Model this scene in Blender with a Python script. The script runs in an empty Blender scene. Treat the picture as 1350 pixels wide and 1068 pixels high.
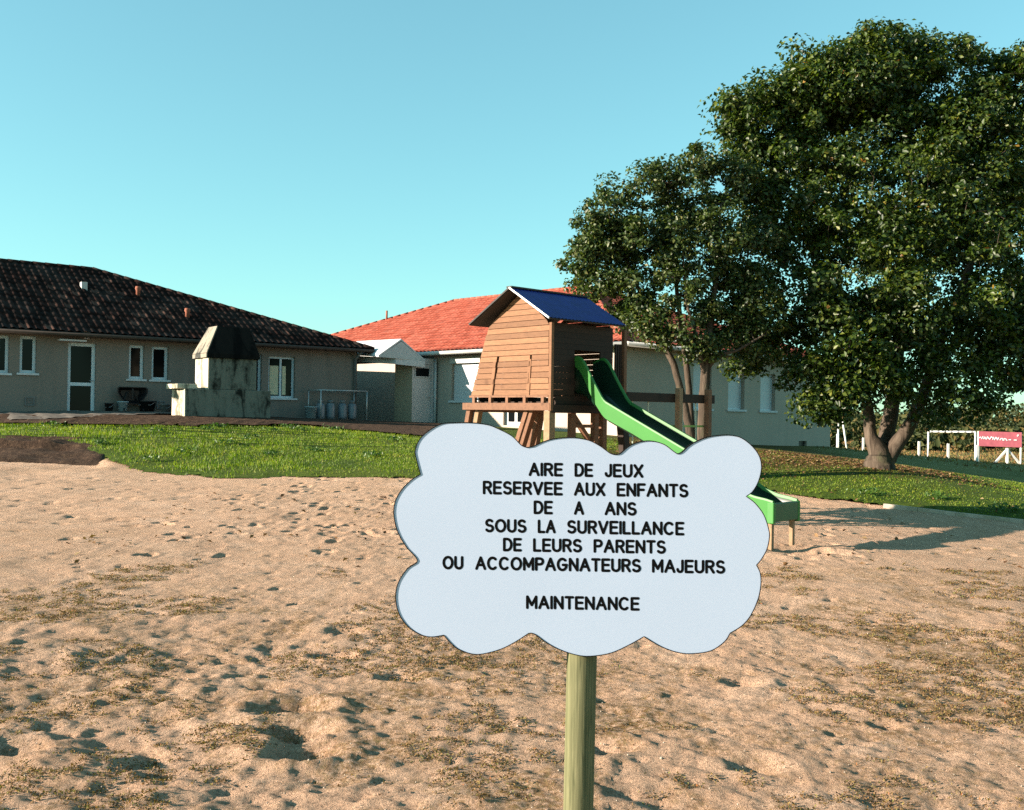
import bpy, math, random
import numpy as np
from mathutils import Vector, Matrix

random.seed(7)
RNG = np.random.default_rng(11)
sc = bpy.context.scene
C = sc.collection
R = math.radians

# ------------------------------------------------------------------ camera
F = 1312.0
EYE = Vector((0, 0, 1.6))
ROLL, PITCH = R(0.8), R(0.57)
cam = bpy.data.cameras.new('camera')
cam.lens, cam.sensor_width, cam.sensor_fit = F / 1350 * 36, 36, 'HORIZONTAL'
cam.clip_start, cam.clip_end = 0.1, 2000
camo = bpy.data.objects.new('camera', cam)
C.objects.link(camo)
CR = Matrix.Rotation(R(90) + PITCH, 4, 'X') @ Matrix.Rotation(ROLL, 4, 'Z')
camo.matrix_world = Matrix.Translation(EYE) @ CR
sc.camera = camo

# ------------------------------------------------------------------ light
EL = R(16)
SUN = Vector((-0.97, -0.24, 0)).normalized() * math.cos(EL) + Vector((0, 0, math.sin(EL)))
w = bpy.data.worlds.new('World')
sc.world = w
w.use_nodes = True
nt = w.node_tree
sky = nt.nodes.new('ShaderNodeTexSky')
sky.sky_type = 'NISHITA'
sky.sun_disc = False
sky.sun_elevation = EL
sky.sun_rotation = math.atan2(SUN.x, SUN.y)
sky.air_density, sky.dust_density, sky.ozone_density = 1.0, 0.4, 1.0
tint = nt.nodes.new('ShaderNodeMix')
tint.data_type, tint.blend_type = 'RGBA', 'MULTIPLY'
tint.inputs[0].default_value = 1
tint.inputs[7].default_value = (1.02, 1.84, 1.75, 1)
gam = nt.nodes.new('ShaderNodeGamma')
gam.inputs[1].default_value = 0.69
nt.links.new(sky.outputs[0], gam.inputs[0])
nt.links.new(gam.outputs[0], tint.inputs[6])
nt.links.new(tint.outputs[2], nt.nodes['Background'].inputs[0])
nt.nodes['Background'].inputs[1].default_value = 0.057
sl = bpy.data.lights.new('sun', 'SUN')
sl.energy, sl.angle, sl.color = 5.0, R(0.5), (1.0, 0.84, 0.70)
so = bpy.data.objects.new('sun', sl)
C.objects.link(so)
so.rotation_euler = SUN.to_track_quat('Z', 'Y').to_euler()
so.location = (-30, -10, 30)
sc.view_settings.view_transform = 'Standard'
sc.view_settings.look = 'None'
sc.view_settings.exposure = 1.83
sc.view_settings.gamma = 1
sc.cycles.use_denoising = False
sc.cycles.use_adaptive_sampling = False
sc.cycles.max_bounces = 6
sc.cycles.diffuse_bounces = 1
sc.cycles.transparent_max_bounces = 4

# ------------------------------------------------------------------ geometry helpers
def ray(px, py):
    return (CR.to_3x3() @ Vector(((px - 675) / F, -(py - 534) / F, -1))).normalized()
def at(px, py, Y):
    d = ray(px, py)
    return EYE + d * (Y / d.y)
def hit(px, py, p0, n):
    d = ray(px, py)
    n = Vector(n)
    return EYE + d * ((Vector(p0) - EYE).dot(n) / d.dot(n))

def np_mesh(name, v, f, mat=None, smooth=False):
    v = np.asarray(v, dtype=np.float32)
    f = np.asarray(f, dtype=np.int32)
    me = bpy.data.meshes.new(name)
    k = f.shape[1]
    me.vertices.add(len(v)); me.vertices.foreach_set('co', v.ravel())
    me.loops.add(f.size); me.loops.foreach_set('vertex_index', f.ravel())
    me.polygons.add(len(f))
    me.polygons.foreach_set('loop_start', np.arange(0, f.size, k, dtype=np.int32))
    try: me.polygons.foreach_set('loop_total', np.full(len(f), k, dtype=np.int32))
    except Exception: pass
    if smooth: me.polygons.foreach_set('use_smooth', np.ones(len(f), dtype=bool))
    me.update(calc_edges=True)
    if mat: me.materials.append(mat)
    return me

def link(name, me, parent=None, label=None):
    o = bpy.data.objects.new(name, me)
    C.objects.link(o)
    if parent is not None:
        o.parent = parent
        if parent.type == 'EMPTY': o.matrix_parent_inverse = Matrix.Translation(parent.location).inverted()
    if label: o['label'] = label
    return o

def tag(o, label=None, cat=None, group=None, kind=None):
    for k, v in (('label', label), ('category', cat), ('group', group), ('kind', kind)):
        if v: o[k] = v
    return o

def thing(name, label, cat, loc=(0, 0, 0), group=None):
    o = bpy.data.objects.new(name, None)
    o.empty_display_size = 0.2
    C.objects.link(o)
    o.location = loc
    return tag(o, label, cat, group)

class MB:
    def __init__(s): s.v, s.f = [], []
    def add(s, vs, fs):
        b = len(s.v)
        s.v += [tuple(p) for p in vs]
        s.f += [tuple(b + i for i in q) for q in fs]
        return s
    def hexa(s, p):                     # 4 bottom then 4 top
        return s.add(p, [(3, 2, 1, 0), (4, 5, 6, 7), (0, 1, 5, 4), (1, 2, 6, 5), (2, 3, 7, 6), (3, 0, 4, 7)])
    def box(s, o, a, b, c):             # corner o and three edge vectors
        o, a, b, c = Vector(o), Vector(a), Vector(b), Vector(c)
        if a.cross(b).dot(c) < 0: a, b = b, a
        return s.hexa([o, o + a, o + a + b, o + b, o + c, o + a + c, o + a + b + c, o + b + c])
    def bar(s, p, q, wd, hd, up=(0, 0, 1)):   # beam of rectangular section between p and q
        p, q = Vector(p), Vector(q)
        d = (q - p).normalized(); up = Vector(up)
        if abs(d.dot(up)) > .98: up = Vector((.7, .7, 0))
        x = d.cross(up).normalized(); y = x.cross(d).normalized()
        return s.box(p - x * wd / 2 - y * hd / 2, x * wd, y * hd, q - p)
    def tube(s, pts, rad, n=8, cap=True):
        pts = [Vector(p) for p in pts]
        if not hasattr(rad, '__len__'): rad = [rad] * len(pts)
        b = len(s.v); prev = None
        for i, p in enumerate(pts):
            d = (pts[min(i + 1, len(pts) - 1)] - pts[max(i - 1, 0)]).normalized()
            if prev is None:
                u = Vector((0, 0, 1)) if abs(d.z) < .9 else Vector((1, 0, 0))
                x = d.cross(u).normalized()
            else: x = (prev - d * prev.dot(d)).normalized()
            prev = x; y = d.cross(x)
            for k in range(n):
                a = 2 * math.pi * k / n
                s.v.append(tuple(p + (x * math.cos(a) + y * math.sin(a)) * rad[i]))
        for i in range(len(pts) - 1):
            for k in range(n):
                s.f.append((b + i * n + k, b + i * n + (k + 1) % n, b + (i + 1) * n + (k + 1) % n, b + (i + 1) * n + k))
        if cap:
            s.f.append(tuple(b + k for k in range(n))[::-1])
            e = b + (len(pts) - 1) * n
            s.f.append(tuple(e + k for k in range(n)))
        return s
    def lathe(s, c, prof, n=20):        # prof: list of (radius, z)
        b = len(s.v); c = Vector(c)
        for r, z in prof:
            for k in range(n):
                a = 2 * math.pi * k / n
                s.v.append((c.x + r * math.cos(a), c.y + r * math.sin(a), c.z + z))
        for i in range(len(prof) - 1):
            for k in range(n):
                s.f.append((b + i * n + k, b + i * n + (k + 1) % n, b + (i + 1) * n + (k + 1) % n, b + (i + 1) * n + k))
        s.f.append(tuple(b + k for k in range(n))[::-1])
        e = b + (len(prof) - 1) * n
        s.f.append(tuple(e + k for k in range(n)))
        return s
    def prism(s, pts, n):               # planar polygon extruded by vector n
        n = Vector(n); k = len(pts); b = len(s.v)
        pts = [Vector(p) for p in pts]
        nn = sum(((pts[i] - pts[0]).cross(pts[(i + 1) % k] - pts[0]) for i in range(k)), Vector())
        if nn.dot(n) < 0: pts = pts[::-1]
        s.v += [tuple(p) for p in pts] + [tuple(p + n) for p in pts]
        s.f.append(tuple(b + i for i in range(k))[::-1])
        s.f.append(tuple(b + k + i for i in range(k)))
        for i in range(k):
            j = (i + 1) % k
            s.f.append((b + i, b + j, b + k + j, b + k + i))
        return s
    def build(s, name, mat, parent=None, smooth=False, bevel=0, label=None):
        me = bpy.data.meshes.new(name)
        me.from_pydata(s.v, [], s.f)
        me.update()
        if mat: me.materials.append(mat)
        if smooth:
            me.polygons.foreach_set('use_smooth', [True] * len(me.polygons))
        o = link(name, me, parent, label)
        if bevel:
            m = o.modifiers.new('bevel', 'BEVEL'); m.width = bevel; m.segments = 2; m.limit_method = 'ANGLE'
        return o

# ------------------------------------------------------------------ numpy noise
def _hash(ix, iy, seed):
    h = (ix.astype(np.int64) * 374761393 + iy.astype(np.int64) * 668265263 + seed * 974711) & 0x7fffffff
    h = ((h ^ (h >> 13)) * 1274126177) & 0x7fffffff
    return ((h ^ (h >> 16)) & 0xffff) / 65535.0
def vnoise(x, y, seed=0):
    ix, iy = np.floor(x), np.floor(y)
    fx, fy = x - ix, y - iy
    fx, fy = fx * fx * (3 - 2 * fx), fy * fy * (3 - 2 * fy)
    a, b = _hash(ix, iy, seed), _hash(ix + 1, iy, seed)
    c, d = _hash(ix, iy + 1, seed), _hash(ix + 1, iy + 1, seed)
    return (a * (1 - fx) + b * fx) * (1 - fy) + (c * (1 - fx) + d * fx) * fy
def sstep(a, b, x):
    t = np.clip((x - a) / (b - a), 0, 1)
    return t * t * (3 - 2 * t)

# ------------------------------------------------------------------ materials
class N:
    def __init__(s, name):
        s.m = bpy.data.materials.new(name); s.m.use_nodes = True
        s.t = s.m.node_tree; s.b = s.t.nodes['Principled BSDF']
        s.tc = s.t.nodes.new('ShaderNodeTexCoord').outputs['Object']
    def n(s, typ, **kw):
        x = s.t.nodes.new('ShaderNode' + typ)
        for k, v in kw.items(): setattr(x, k, v)
        return x
    def set(s, sock, v):
        if hasattr(v, 'links') and hasattr(v, 'node'): s.t.links.new(v, sock)
        else: sock.default_value = v
    def mapping(s, scale, src=None, rot=(0, 0, 0)):
        m = s.n('Mapping'); s.set(m.inputs[0], src or s.tc)
        m.inputs['Scale'].default_value = scale; m.inputs['Rotation'].default_value = rot
        return m.outputs[0]
    def noise(s, scale, detail=4, rough=.55, src=None, dist=0):
        x = s.n('TexNoise'); s.set(x.inputs['Vector'], src or s.tc)
        x.inputs['Scale'].default_value = scale; x.inputs['Detail'].default_value = detail
        x.inputs['Roughness'].default_value = rough; x.inputs['Distortion'].default_value = dist
        return x.outputs[0]
    def ramp(s, fac, stops):
        x = s.n('ValToRGB'); s.set(x.inputs[0], fac)
        e = x.color_ramp.elements
        while len(e) < len(stops): e.new(0.5)
        for i, (p, c) in enumerate(stops):
            e[i].position = p; e[i].color = (*c, 1) if hasattr(c, '__len__') else (c, c, c, 1)
        return x.outputs[0]
    def mix(s, fac, a, b, mode='MIX'):
        x = s.n('Mix', data_type='RGBA', blend_type=mode)
        s.set(x.inputs[0], fac)
        for i, v in ((6, a), (7, b)):
            s.set(x.inputs[i], (*v, 1) if isinstance(v, tuple) and len(v) == 3 else v)
        return x.outputs[2]
    def math(s, op, a, b=0.0, c=0.0):
        x = s.n('Math', operation=op)
        s.set(x.inputs[0], a); s.set(x.inputs[1], b); s.set(x.inputs[2], c)
        return x.outputs[0]
    def sep(s, src=None):
        x = s.n('SeparateXYZ'); s.set(x.inputs[0], src or s.tc); return x.outputs
    def rand(s): return s.n('NewGeometry').outputs['Random Per Island']
    def attr(s, name): return s.n('Attribute', attribute_name=name).outputs['Fac']
    def bump(s, h, strength=.3, dist=.02):
        x = s.n('Bump'); s.set(x.inputs['Height'], h)
        x.inputs['Strength'].default_value = strength; x.inputs['Distance'].default_value = dist
        s.t.links.new(x.outputs[0], s.b.inputs['Normal'])
    def col(s, c, rough=.8, spec=.3):
        if isinstance(c, tuple): c = tuple(x * .84 for x in c)
        else: c = s.mix(1.0, c, (.84, .84, .84), 'MULTIPLY')
        s.set(s.b.inputs['Base Color'], (*c, 1) if isinstance(c, tuple) else c)
        s.set(s.b.inputs['Roughness'], rough)
        s.b.inputs['Specular IOR Level'].default_value = spec
        return s.m

def plain(name, c, rough=.6, spec=.4, var=.25, scale=6.0, metal=0, bump=0):
    k = N(name)
    nz = k.noise(scale, 5)
    dark = tuple(x * (1 - var) for x in c); lite = tuple(min(1, x * (1 + var * .6)) for x in c)
    k.col(k.ramp(nz, [(.3, dark), (.7, lite)]), rough, spec)
    k.b.inputs['Metallic'].default_value = metal
    if bump: k.bump(k.noise(scale * 12, 3), bump, .01)
    return k.m

def wood(name, c, var=.35, axis=(1, 1, 1), island=True, rough=.75):
    k = N(name)
    src = k.mapping(axis)
    g = k.noise(9, 6, .65, src, 1.2)
    dark = tuple(x * (1 - var) for x in c); lite = tuple(min(1, x * (1 + var * .5)) for x in c)
    cc = k.ramp(g, [(.3, dark), (.55, c), (.75, lite)])
    if island:
        v = k.ramp(k.rand(), [(0, .72), (1, 1.15)])
        cc = k.mix(1.0, cc, v, 'MULTIPLY')
    knots = k.ramp(k.noise(5.5, 1, .3), [(.70, (1, 1, 1)), (.78, (.45, .38, .32))])
    cc = k.mix(.6, cc, knots, 'MULTIPLY')
    k.col(cc, rough, .25); k.bump(g, .25, .008)
    return k.m

def render_wall(name, c, stain=.35):
    k = N(name)
    big = k.noise(.8, 5, .6); fine = k.noise(90, 2)
    streak = k.noise(1.0, 5, .6, k.mapping((3.0, 3.0, .25)))
    dark = tuple(x * (1 - stain) for x in c)
    cc = k.mix(k.ramp(streak, [(.45, 0.0), (.8, .6)]), k.ramp(big, [(.25, tuple(x * .9 for x in c)), (.75, c)]), dark)
    k.col(cc, .95, .1); k.bump(fine, .25, .01)
    return k.m

def concrete(name, c, dark=(.05, .055, .05), amount=.5):
    k = N(name)
    s1 = k.noise(1.3, 6, .65, k.mapping((2.2, 2.2, .5)), .8); s2 = k.noise(9, 5, .7)
    f = k.math('ADD', k.math('MULTIPLY', s1, .75), k.math('MULTIPLY', s2, .25))
    cc = k.ramp(f, [(.49 - amount * .13, dark), (.5, c), (.62, tuple(min(1, x * 1.2) for x in c))])
    k.col(cc, .95, .1); k.bump(k.noise(40, 4), .4, .01)
    return k.m

def tiles(name, stops, pitch, row, moss=None):
    k = N(name)
    x = k.sep()
    cx = k.math('FLOOR', k.math('DIVIDE', x[0], pitch)); cy = k.math('FLOOR', k.math('DIVIDE', x[1], row))
    cb = k.n('CombineXYZ'); k.set(cb.inputs[0], cx); k.set(cb.inputs[1], cy)
    wn = k.n('TexWhiteNoise', noise_dimensions='2D'); k.set(wn.inputs['Vector'], cb.outputs[0])
    cc = k.ramp(wn.outputs['Value'], stops)
    cc = k.mix(.5, cc, k.ramp(k.noise(14, 5, .7), [(.3, (.55, .5, .5)), (.7, (1.1, 1.05, 1))]), 'MULTIPLY')
    if moss:
        cc = k.mix(k.ramp(k.noise(.9, 5, .7), [(.45, 0.0), (.68, .75)]), cc, moss)
    k.col(cc, .9, .06)
    return k.m

M = {}
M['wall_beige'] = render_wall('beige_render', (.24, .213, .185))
M['wall_cream'] = render_wall('cream_render', (.46, .395, .33), .2)
M['wall_tan'] = render_wall('tan_render', (.42, .34, .24), .15)
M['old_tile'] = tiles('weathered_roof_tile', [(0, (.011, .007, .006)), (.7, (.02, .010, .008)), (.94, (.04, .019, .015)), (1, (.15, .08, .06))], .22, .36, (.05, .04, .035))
M['red_tile'] = tiles('red_roof_tile', [(0, (.29, .068, .042)), (.5, (.36, .094, .062)), (1, (.42, .13, .088))], .22, .36)
M['white'] = plain('white_paint', (.56, .58, .58), .5, .4, .10)
M['frame_white'] = plain('white_frame_paint', (.62, .72, .78), .4, .4, .08)
M['sill'] = plain('pale_sill', (.62, .64, .66), .7, .2, .15)
M['fascia'] = plain('pale_fascia', (.50, .50, .47), .6, .3, .12)
M['shutter'] = plain('shutter_white', (.60, .62, .64), .5, .3, .05)
M['dark_wood'] = plain('dark_eave_wood', (.06, .045, .035), .8, .2)
M['vent_tc'] = plain('terracotta_vent', (.28, .10, .06), .8, .2)
M['grille'] = plain('grey_grille', (.17, .18, .18), .6)
M['black'] = plain('black_plastic', (.012, .012, .013), .45, .4, .2)
M['zinc'] = plain('grey_zinc', (.34, .35, .35), .45, .5, .15, metal=.6)
M['galv'] = plain('galvanised_steel', (.5, .52, .52), .4, .5, .15, metal=.5)
M['reflection'] = plain('cream_reflection', (.72, .66, .45), .8, .2, .1)  # colour of the lit house wall mirrored in the pane
k = N('dark_pane'); k.col((.005, .006, .007), .12, .12); M['glass'] = k.m
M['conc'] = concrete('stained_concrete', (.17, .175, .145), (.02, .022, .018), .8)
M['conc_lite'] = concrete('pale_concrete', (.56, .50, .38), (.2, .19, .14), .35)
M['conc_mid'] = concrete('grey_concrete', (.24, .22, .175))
M['soot_shade'] = concrete('sooty_shaded_concrete', (.012, .011, .010), (.004, .004, .004), .6)  # soot, with the shade on the hood front put into the colour too
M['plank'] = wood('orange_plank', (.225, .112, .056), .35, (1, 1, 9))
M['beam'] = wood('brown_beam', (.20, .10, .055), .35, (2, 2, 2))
M['beam_dark'] = wood('dark_beam', (.035, .021, .014), .35, (2, 2, 2))  # shade of the door wall put into the colour; deck and swing beam share it
M['pale_beam'] = wood('pale_pine', (.32, .21, .12), .3, (2, 2, 2))
M['blue'] = plain('blue_roof_sheet', (.011, .022, .18), .45, .4, .25)
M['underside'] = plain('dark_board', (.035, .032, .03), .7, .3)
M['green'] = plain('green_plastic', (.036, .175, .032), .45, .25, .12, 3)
M['green_in'] = plain('inner_green_plastic', (.006, .028, .014), .3, .5, .3, 3)  # chute surface, much darker green than the side walls
M['green_dark'] = plain('dark_green_plastic', (.015, .085, .03), .4, .4, .25, 4)
M['rope'] = plain('pale_rope', (.5, .58, .46), .8, .2)
M['rope_green'] = plain('green_rope', (.28, .42, .12), .8, .2)
M['seat'] = plain('black_rubber_seat', (.02, .02, .02), .7)
M['bucket'] = plain('white_plastic', (.36, .46, .50), .45, .4, .06)
M['bottle'] = plain('grey_gas_bottle', (.16, .20, .23), .4, .5, .15)
M['post_white'] = plain('white_post_paint', (.72, .72, .68), .6, .3, .1)
M['tape'] = plain('striped_tape', (.72, .73, .68), .6)
M['banner'] = plain('faded_red_banner', (.27, .07, .09), .8, .2, .2)
M['ink'] = plain('black_ink', (.004, .004, .004), .9, .05, .1)
M['board'] = plain('pale_blue_board', (.455, .545, .69), .5, .3, .02, 3)
M['kerb'] = concrete('pale_kerb_stone', (.37, .32, .26), (.3, .27, .2), .3)
M['terrace'] = concrete('grey_terrace', (.17, .15, .125), (.1, .09, .08), .4)
M['stone'] = plain('grit_stone', (.40, .34, .27), .9, .2, .3, 40)

# treated pine of the sign post: long vertical grain
k = N('treated_pine')
g = k.noise(14, 6, .6, k.mapping((6, 6, .35)), 1.5)
rings = k.n('TexWave', wave_type='BANDS', bands_direction='X')
k.set(rings.inputs['Vector'], k.mapping((1, 1, .06)))
rings.inputs['Scale'].default_value = 40; rings.inputs['Distortion'].default_value = 6; rings.inputs['Detail'].default_value = 3
cc = k.ramp(g, [(.3, (.085, .09, .042)), (.55, (.145, .145, .072)), (.75, (.20, .19, .10))])
cc = k.mix(.35, cc, k.ramp(rings.outputs['Fac'], [(.2, (.55, .55, .5)), (.8, (1.1, 1.1, 1.1))]), 'MULTIPLY')
k.col(cc, .8, .2); k.bump(g, .3, .004); M['pine'] = k.m

# sand
k = N('coarse_sand')
big = k.noise(.35, 5, .6); mid = k.noise(2.2, 6, .65); fine = k.noise(170, 3, .75); grit = k.noise(48, 5, .8)
cc = k.ramp(mid, [(.25, (.60, .37, .235)), (.5, (.72, .465, .305)), (.75, (.80, .555, .39))])
cc = k.mix(k.ramp(big, [(.46, 0.0), (.72, .5)]), cc, (.50, .33, .21))
cc = k.mix(k.ramp(grit, [(.36, .85), (.49, 0.0)]), cc, (.24, .155, .105))
cc = k.mix(k.ramp(fine, [(.56, 0.0), (.66, .7)]), cc, (.86, .66, .48))
cc = k.mix(k.ramp(fine, [(.34, .8), (.44, 0.0)]), cc, (.15, .10, .07))
mossn = k.noise(1.1, 7, .72, dist=.6)
moss = k.math('MULTIPLY', k.ramp(mossn, [(.45, 0.0), (.58, 1.0)]), k.attr('moss'))
moss = k.math('MULTIPLY', moss, k.ramp(k.noise(26, 4, .7), [(.40, 0.0), (.55, .95)]))
mc = k.ramp(k.noise(34, 4, .7), [(.3, (.10, .06, .028)), (.45, (.22, .12, .045)), (.58, (.25, .17, .06)), (.72, (.17, .16, .05))])
cc = k.mix(moss, cc, mc)
k.col(cc, .95, .1)
h = k.math('ADD', k.math('MULTIPLY', fine, .3), k.math('MULTIPLY', grit, 1.0))
k.bump(h, 1.0, .04)
M['sand'] = k.m

# lawn soil under the blades
k = N('lawn_turf')
n1 = k.noise(.5, 6, .6); n2 = k.noise(9, 5, .7)
cc = k.ramp(n2, [(.3, (.025, .045, .006)), (.55, (.055, .09, .010)), (.75, (.10, .12, .02))])
cc = k.mix(k.ramp(n1, [(.45, 0.0), (.7, .5)]), cc, (.11, .12, .02))
lit = k.math('MULTIPLY', k.attr('litter'), k.ramp(k.noise(3.0, 6, .7), [(.34, .15), (.58, 1.0)]))
lc = k.ramp(k.noise(22, 4, .75), [(.3, (.035, .02, .01)), (.5, (.11, .055, .022)), (.72, (.19, .11, .045))])
cc = k.mix(lit, cc, lc)
cc = k.mix(k.attr('field'), cc, k.ramp(k.noise(.25, 6, .7), [(.3, (.07, .085, .022)), (.55, (.16, .155, .05)), (.75, (.25, .20, .09))]))
k.col(cc, .95, .1); k.bump(k.noise(30, 4, .7), .8, .04)
M['turf'] = k.m

k = N('brown_soil')
cc = k.ramp(k.noise(7, 7, .75), [(.28, (.016, .010, .007)), (.5, (.06, .036, .023)), (.72, (.15, .095, .058))])
k.col(cc, .97, .1); k.bump(k.noise(20, 5, .75), .9, .05)
M['soil'] = k.m

def leafmat(name, stops, transl=.25, gloss=.45, patch=None, ps=.8):
    k = N(name)
    cc = k.ramp(k.rand(), stops)
    if patch: cc = k.mix(1.0, cc, k.ramp(k.noise(ps, 5, .6), [(.36, patch[0]), (.5, (1, 1, 1)), (.64, patch[1])]), 'MULTIPLY')
    k.col(cc, gloss, .35)
    tr = k.n('BsdfTranslucent'); k.set(tr.inputs[0], k.mix(1.0, cc, (1.3, 1.5, .5), 'MULTIPLY'))
    mx = k.n('MixShader'); mx.inputs[0].default_value = transl
    k.t.links.new(k.b.outputs[0], mx.inputs[1]); k.t.links.new(tr.outputs[0], mx.inputs[2])
    k.t.links.new(mx.outputs[0], k.t.nodes['Material Output'].inputs[0])
    return k.m
M['oak_leaf'] = leafmat('oak_leaf', [(0, (.011, .028, .005)), (.5, (.032, .062, .008)), (.9, (.080, .112, .014)), (.994, (.11, .125, .016)), (1, (.24, .10, .02))], patch=((.7, .75, .8), (1.35, 1.25, 1.0)), ps=.9)
M['ash_leaf'] = leafmat('grey_green_leaf', [(0, (.014, .032, .008)), (.5, (.040, .068, .016)), (.92, (.090, .118, .028)), (1, (.12, .11, .03))])
M['blade'] = leafmat('grass_blade', [(0, (.07, .13, .006)), (.5, (.14, .22, .010)), (.85, (.21, .27, .016)), (1, (.30, .26, .06))], .35, .6, ((.55, .62, .6), (1.2, 1.08, .9)), 1.1)
M['dry'] = leafmat('dry_blade', [(0, (.06, .035, .016)), (.35, (.15, .08, .028)), (.65, (.24, .145, .05)), (.85, (.20, .16, .045)), (.95, (.14, .15, .04)), (1, (.32, .11, .04))], .2, .8)
M['weed'] = leafmat('weed_leaf', [(0, (.03, .07, .012)), (1, (.07, .14, .02))], .25)
M['dead_leaf'] = leafmat('dead_leaf', [(0, (.06, .03, .013)), (.5, (.15, .075, .028)), (.85, (.22, .13, .055)), (1, (.32, .24, .12))], .15, .8)
M['wood_far'] = leafmat('far_foliage', [(0, (.018, .03, .008)), (.5, (.04, .055, .012)), (.85, (.075, .072, .016)), (1, (.14, .08, .022))], .2, .8)
k = N('grey_bark')
g = k.noise(7, 7, .7, k.mapping((1, 1, .22)), .8)
cc = k.ramp(g, [(.3, (.026, .02, .016)), (.5, (.08, .062, .046)), (.75, (.15, .12, .09))])
cc = k.mix(k.ramp(k.noise(3, 4), [(.55, 0.0), (.75, .5)]), cc, (.09, .10, .05))
k.col(cc, .95, .1); k.bump(g, .9, .04); M['bark'] = k.m

# ------------------------------------------------------------------ terrain
CP = [(0, -20, 0), (0, 0, 0), (-6, 0, 0), (6, 0, 0), (0, 6, 0), (-7, 6, 0), (7, 6, 0), (0, 10, .03), (-7, 11, .1), (7, 11, .02),
      (3.1, 11.4, .12), (1.0, 13.5, .12), (-5, 15, .2), (-14, 14, .3), (-30, 10, .6), (25, 10, -.1),
      (-45, 35, 1.3), (-40, 60, 1.3), (0, 60, .8), (40, 10, -.4), (30, 30, -.8), (40, 60, -.6), (20, 60, -.4), (14, 46, -.1)]
for px, py, Y in [(0, 613, 20.5), (250, 628, 20), (500, 630, 19.5), (0, 557, 27.4), (250, 561, 27.2), (0, 549, 28.7), (250, 552.5, 29.0),
                  (440, 557, 35), (575, 561, 36.8), (668, 566, 34), (820, 578, 30.6), (930, 586, 33), (1095, 591, 40),
                  (1162, 622, 21), (1060, 655, 17.8), (1350, 688, 16), (1200, 670, 16.8), (1228, 621, 33), (1350, 641, 34.3), (1250, 606, 42), (1350, 618, 44), (1350, 655, 24), (1250, 628, 26)]:
    p = at(px, py, Y); CP.append(tuple(p))
CP = np.array(CP)
def _phi(d2): return np.sqrt(d2 + 2.0)
_A = _phi(((CP[:, None, :2] - CP[None, :, :2]) ** 2).sum(-1))
_W = np.linalg.solve(_A + np.eye(len(CP)) * -0.05, CP[:, 2] - .4)
def zt(x, y):
    x = np.asarray(x, float); y = np.asarray(y, float)
    sh = x.shape; xf, yf = x.ravel(), y.ravel()
    z = np.full(xf.shape, .4)
    for (cx, cy, _), wk in zip(CP, _W): z += wk * _phi((xf - cx) ** 2 + (yf - cy) ** 2)
    far = sstep(50, 80, np.hypot(xf, yf - 5))
    z = np.clip(z, -.8, 1.5)
    z = z * (1 - far) + (-.6) * far
    return z.reshape(sh)
def z1(x, y): return float(zt(np.array([x]), np.array([y]))[0])
def ghit(px, py):
    d = ray(px, py); d = d / d.y
    Y = np.linspace(2, 90, 8800)
    zr = EYE.z + d.z * Y
    below = np.nonzero(zr < zt(d.x * Y, Y))[0]
    y = Y[below[0]] if len(below) else 90.0
    return Vector((d.x * y, y, z1(d.x * y, y)))

# sand / lawn edge as a line y = edge(x)
EP = [(-60, 22)] + [(p.x, p.y) for p in (ghit(*q) for q in [(0, 581), (60, 580), (90, 583), (112, 598), (150, 612), (190, 623), (280, 631), (380, 630), (470, 629), (545, 632), (640, 634), (1000, 645), (1060, 656), (1120, 662), (1190, 672), (1270, 681), (1350, 690)])] + [(30, 15.5)]
EP.sort()
EX, EY = np.array([p[0] for p in EP]), np.array([p[1] for p in EP])
def edge(x, y=None):
    e = np.interp(x, EX, EY)
    return e + .35 * (vnoise(x * 1.1, x * 0 + 3.1, 5) - .5) + .16 * (vnoise(x * 5.0, x * 0 + 9.1, 6) - .5)
# eroded soil bank left of the lawn
BX1 = ghit(150, 614).x
BY0 = ghit(40, 613).y

def axis_grid(segs):
    out = []
    for a, b, st in segs: out.append(np.arange(a, b, st))
    out.append([segs[-1][1]])
    return np.concatenate(out)
gx = axis_grid([(-400, -60, 20), (-60, -26, 2), (-26, -11, .25), (-11, -4.6, .055), (-4.6, -2.2, .028), (-2.2, 2.2, .022), (2.2, 4.6, .028), (4.6, 11, .06), (11, 26, .25), (26, 60, 2), (60, 400, 20)])
gy = axis_grid([(-60, -4, 4), (-4, 2.6, .4), (2.6, 6.5, .018), (6.5, 9, .03), (9, 13, .042), (13, 20, .065), (20, 23, .12), (23, 50, 1), (50, 100, 5), (100, 600, 50)])
X, Y = np.meshgrid(gx, gy)
Z = zt(X, Y)
def fbm(x, y, f, seed, n=3, g=.5):
    s, a, t = 0, 1, 0
    for i in range(n):
        s = s + a * (vnoise(x * f, y * f, seed + i * 17) - .5); t += a; a *= g; f *= 2.03
    return s / t
rough = .35 + .65 * sstep(.42, .6, vnoise(X * .45, Y * .35, 41))
rough *= 1 - .62 * sstep(6.2, 8.2, Y) * (1 - .3 * sstep(11, 14, Y))
bump = .11 * fbm(X, Y * 1.15, 1.05, 3, 2) * rough + .045 * fbm(X, Y, 3.1, 23, 3) * rough + .035 * fbm(X, Y, 7.3, 53, 3) * rough - .045 * np.abs(vnoise(X * 3.3 + vnoise(X * 5, Y * 5, 12), Y * 4.5, 14) - .5) * rough - .03 * np.abs(vnoise(X * 7.7, Y * 9 + vnoise(X * 9, Y * 9, 13), 15) - .5) * rough + .034 * fbm(X, Y, 15, 83, 3, .7) * (1 - .5 * sstep(7, 9, Y))
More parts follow.
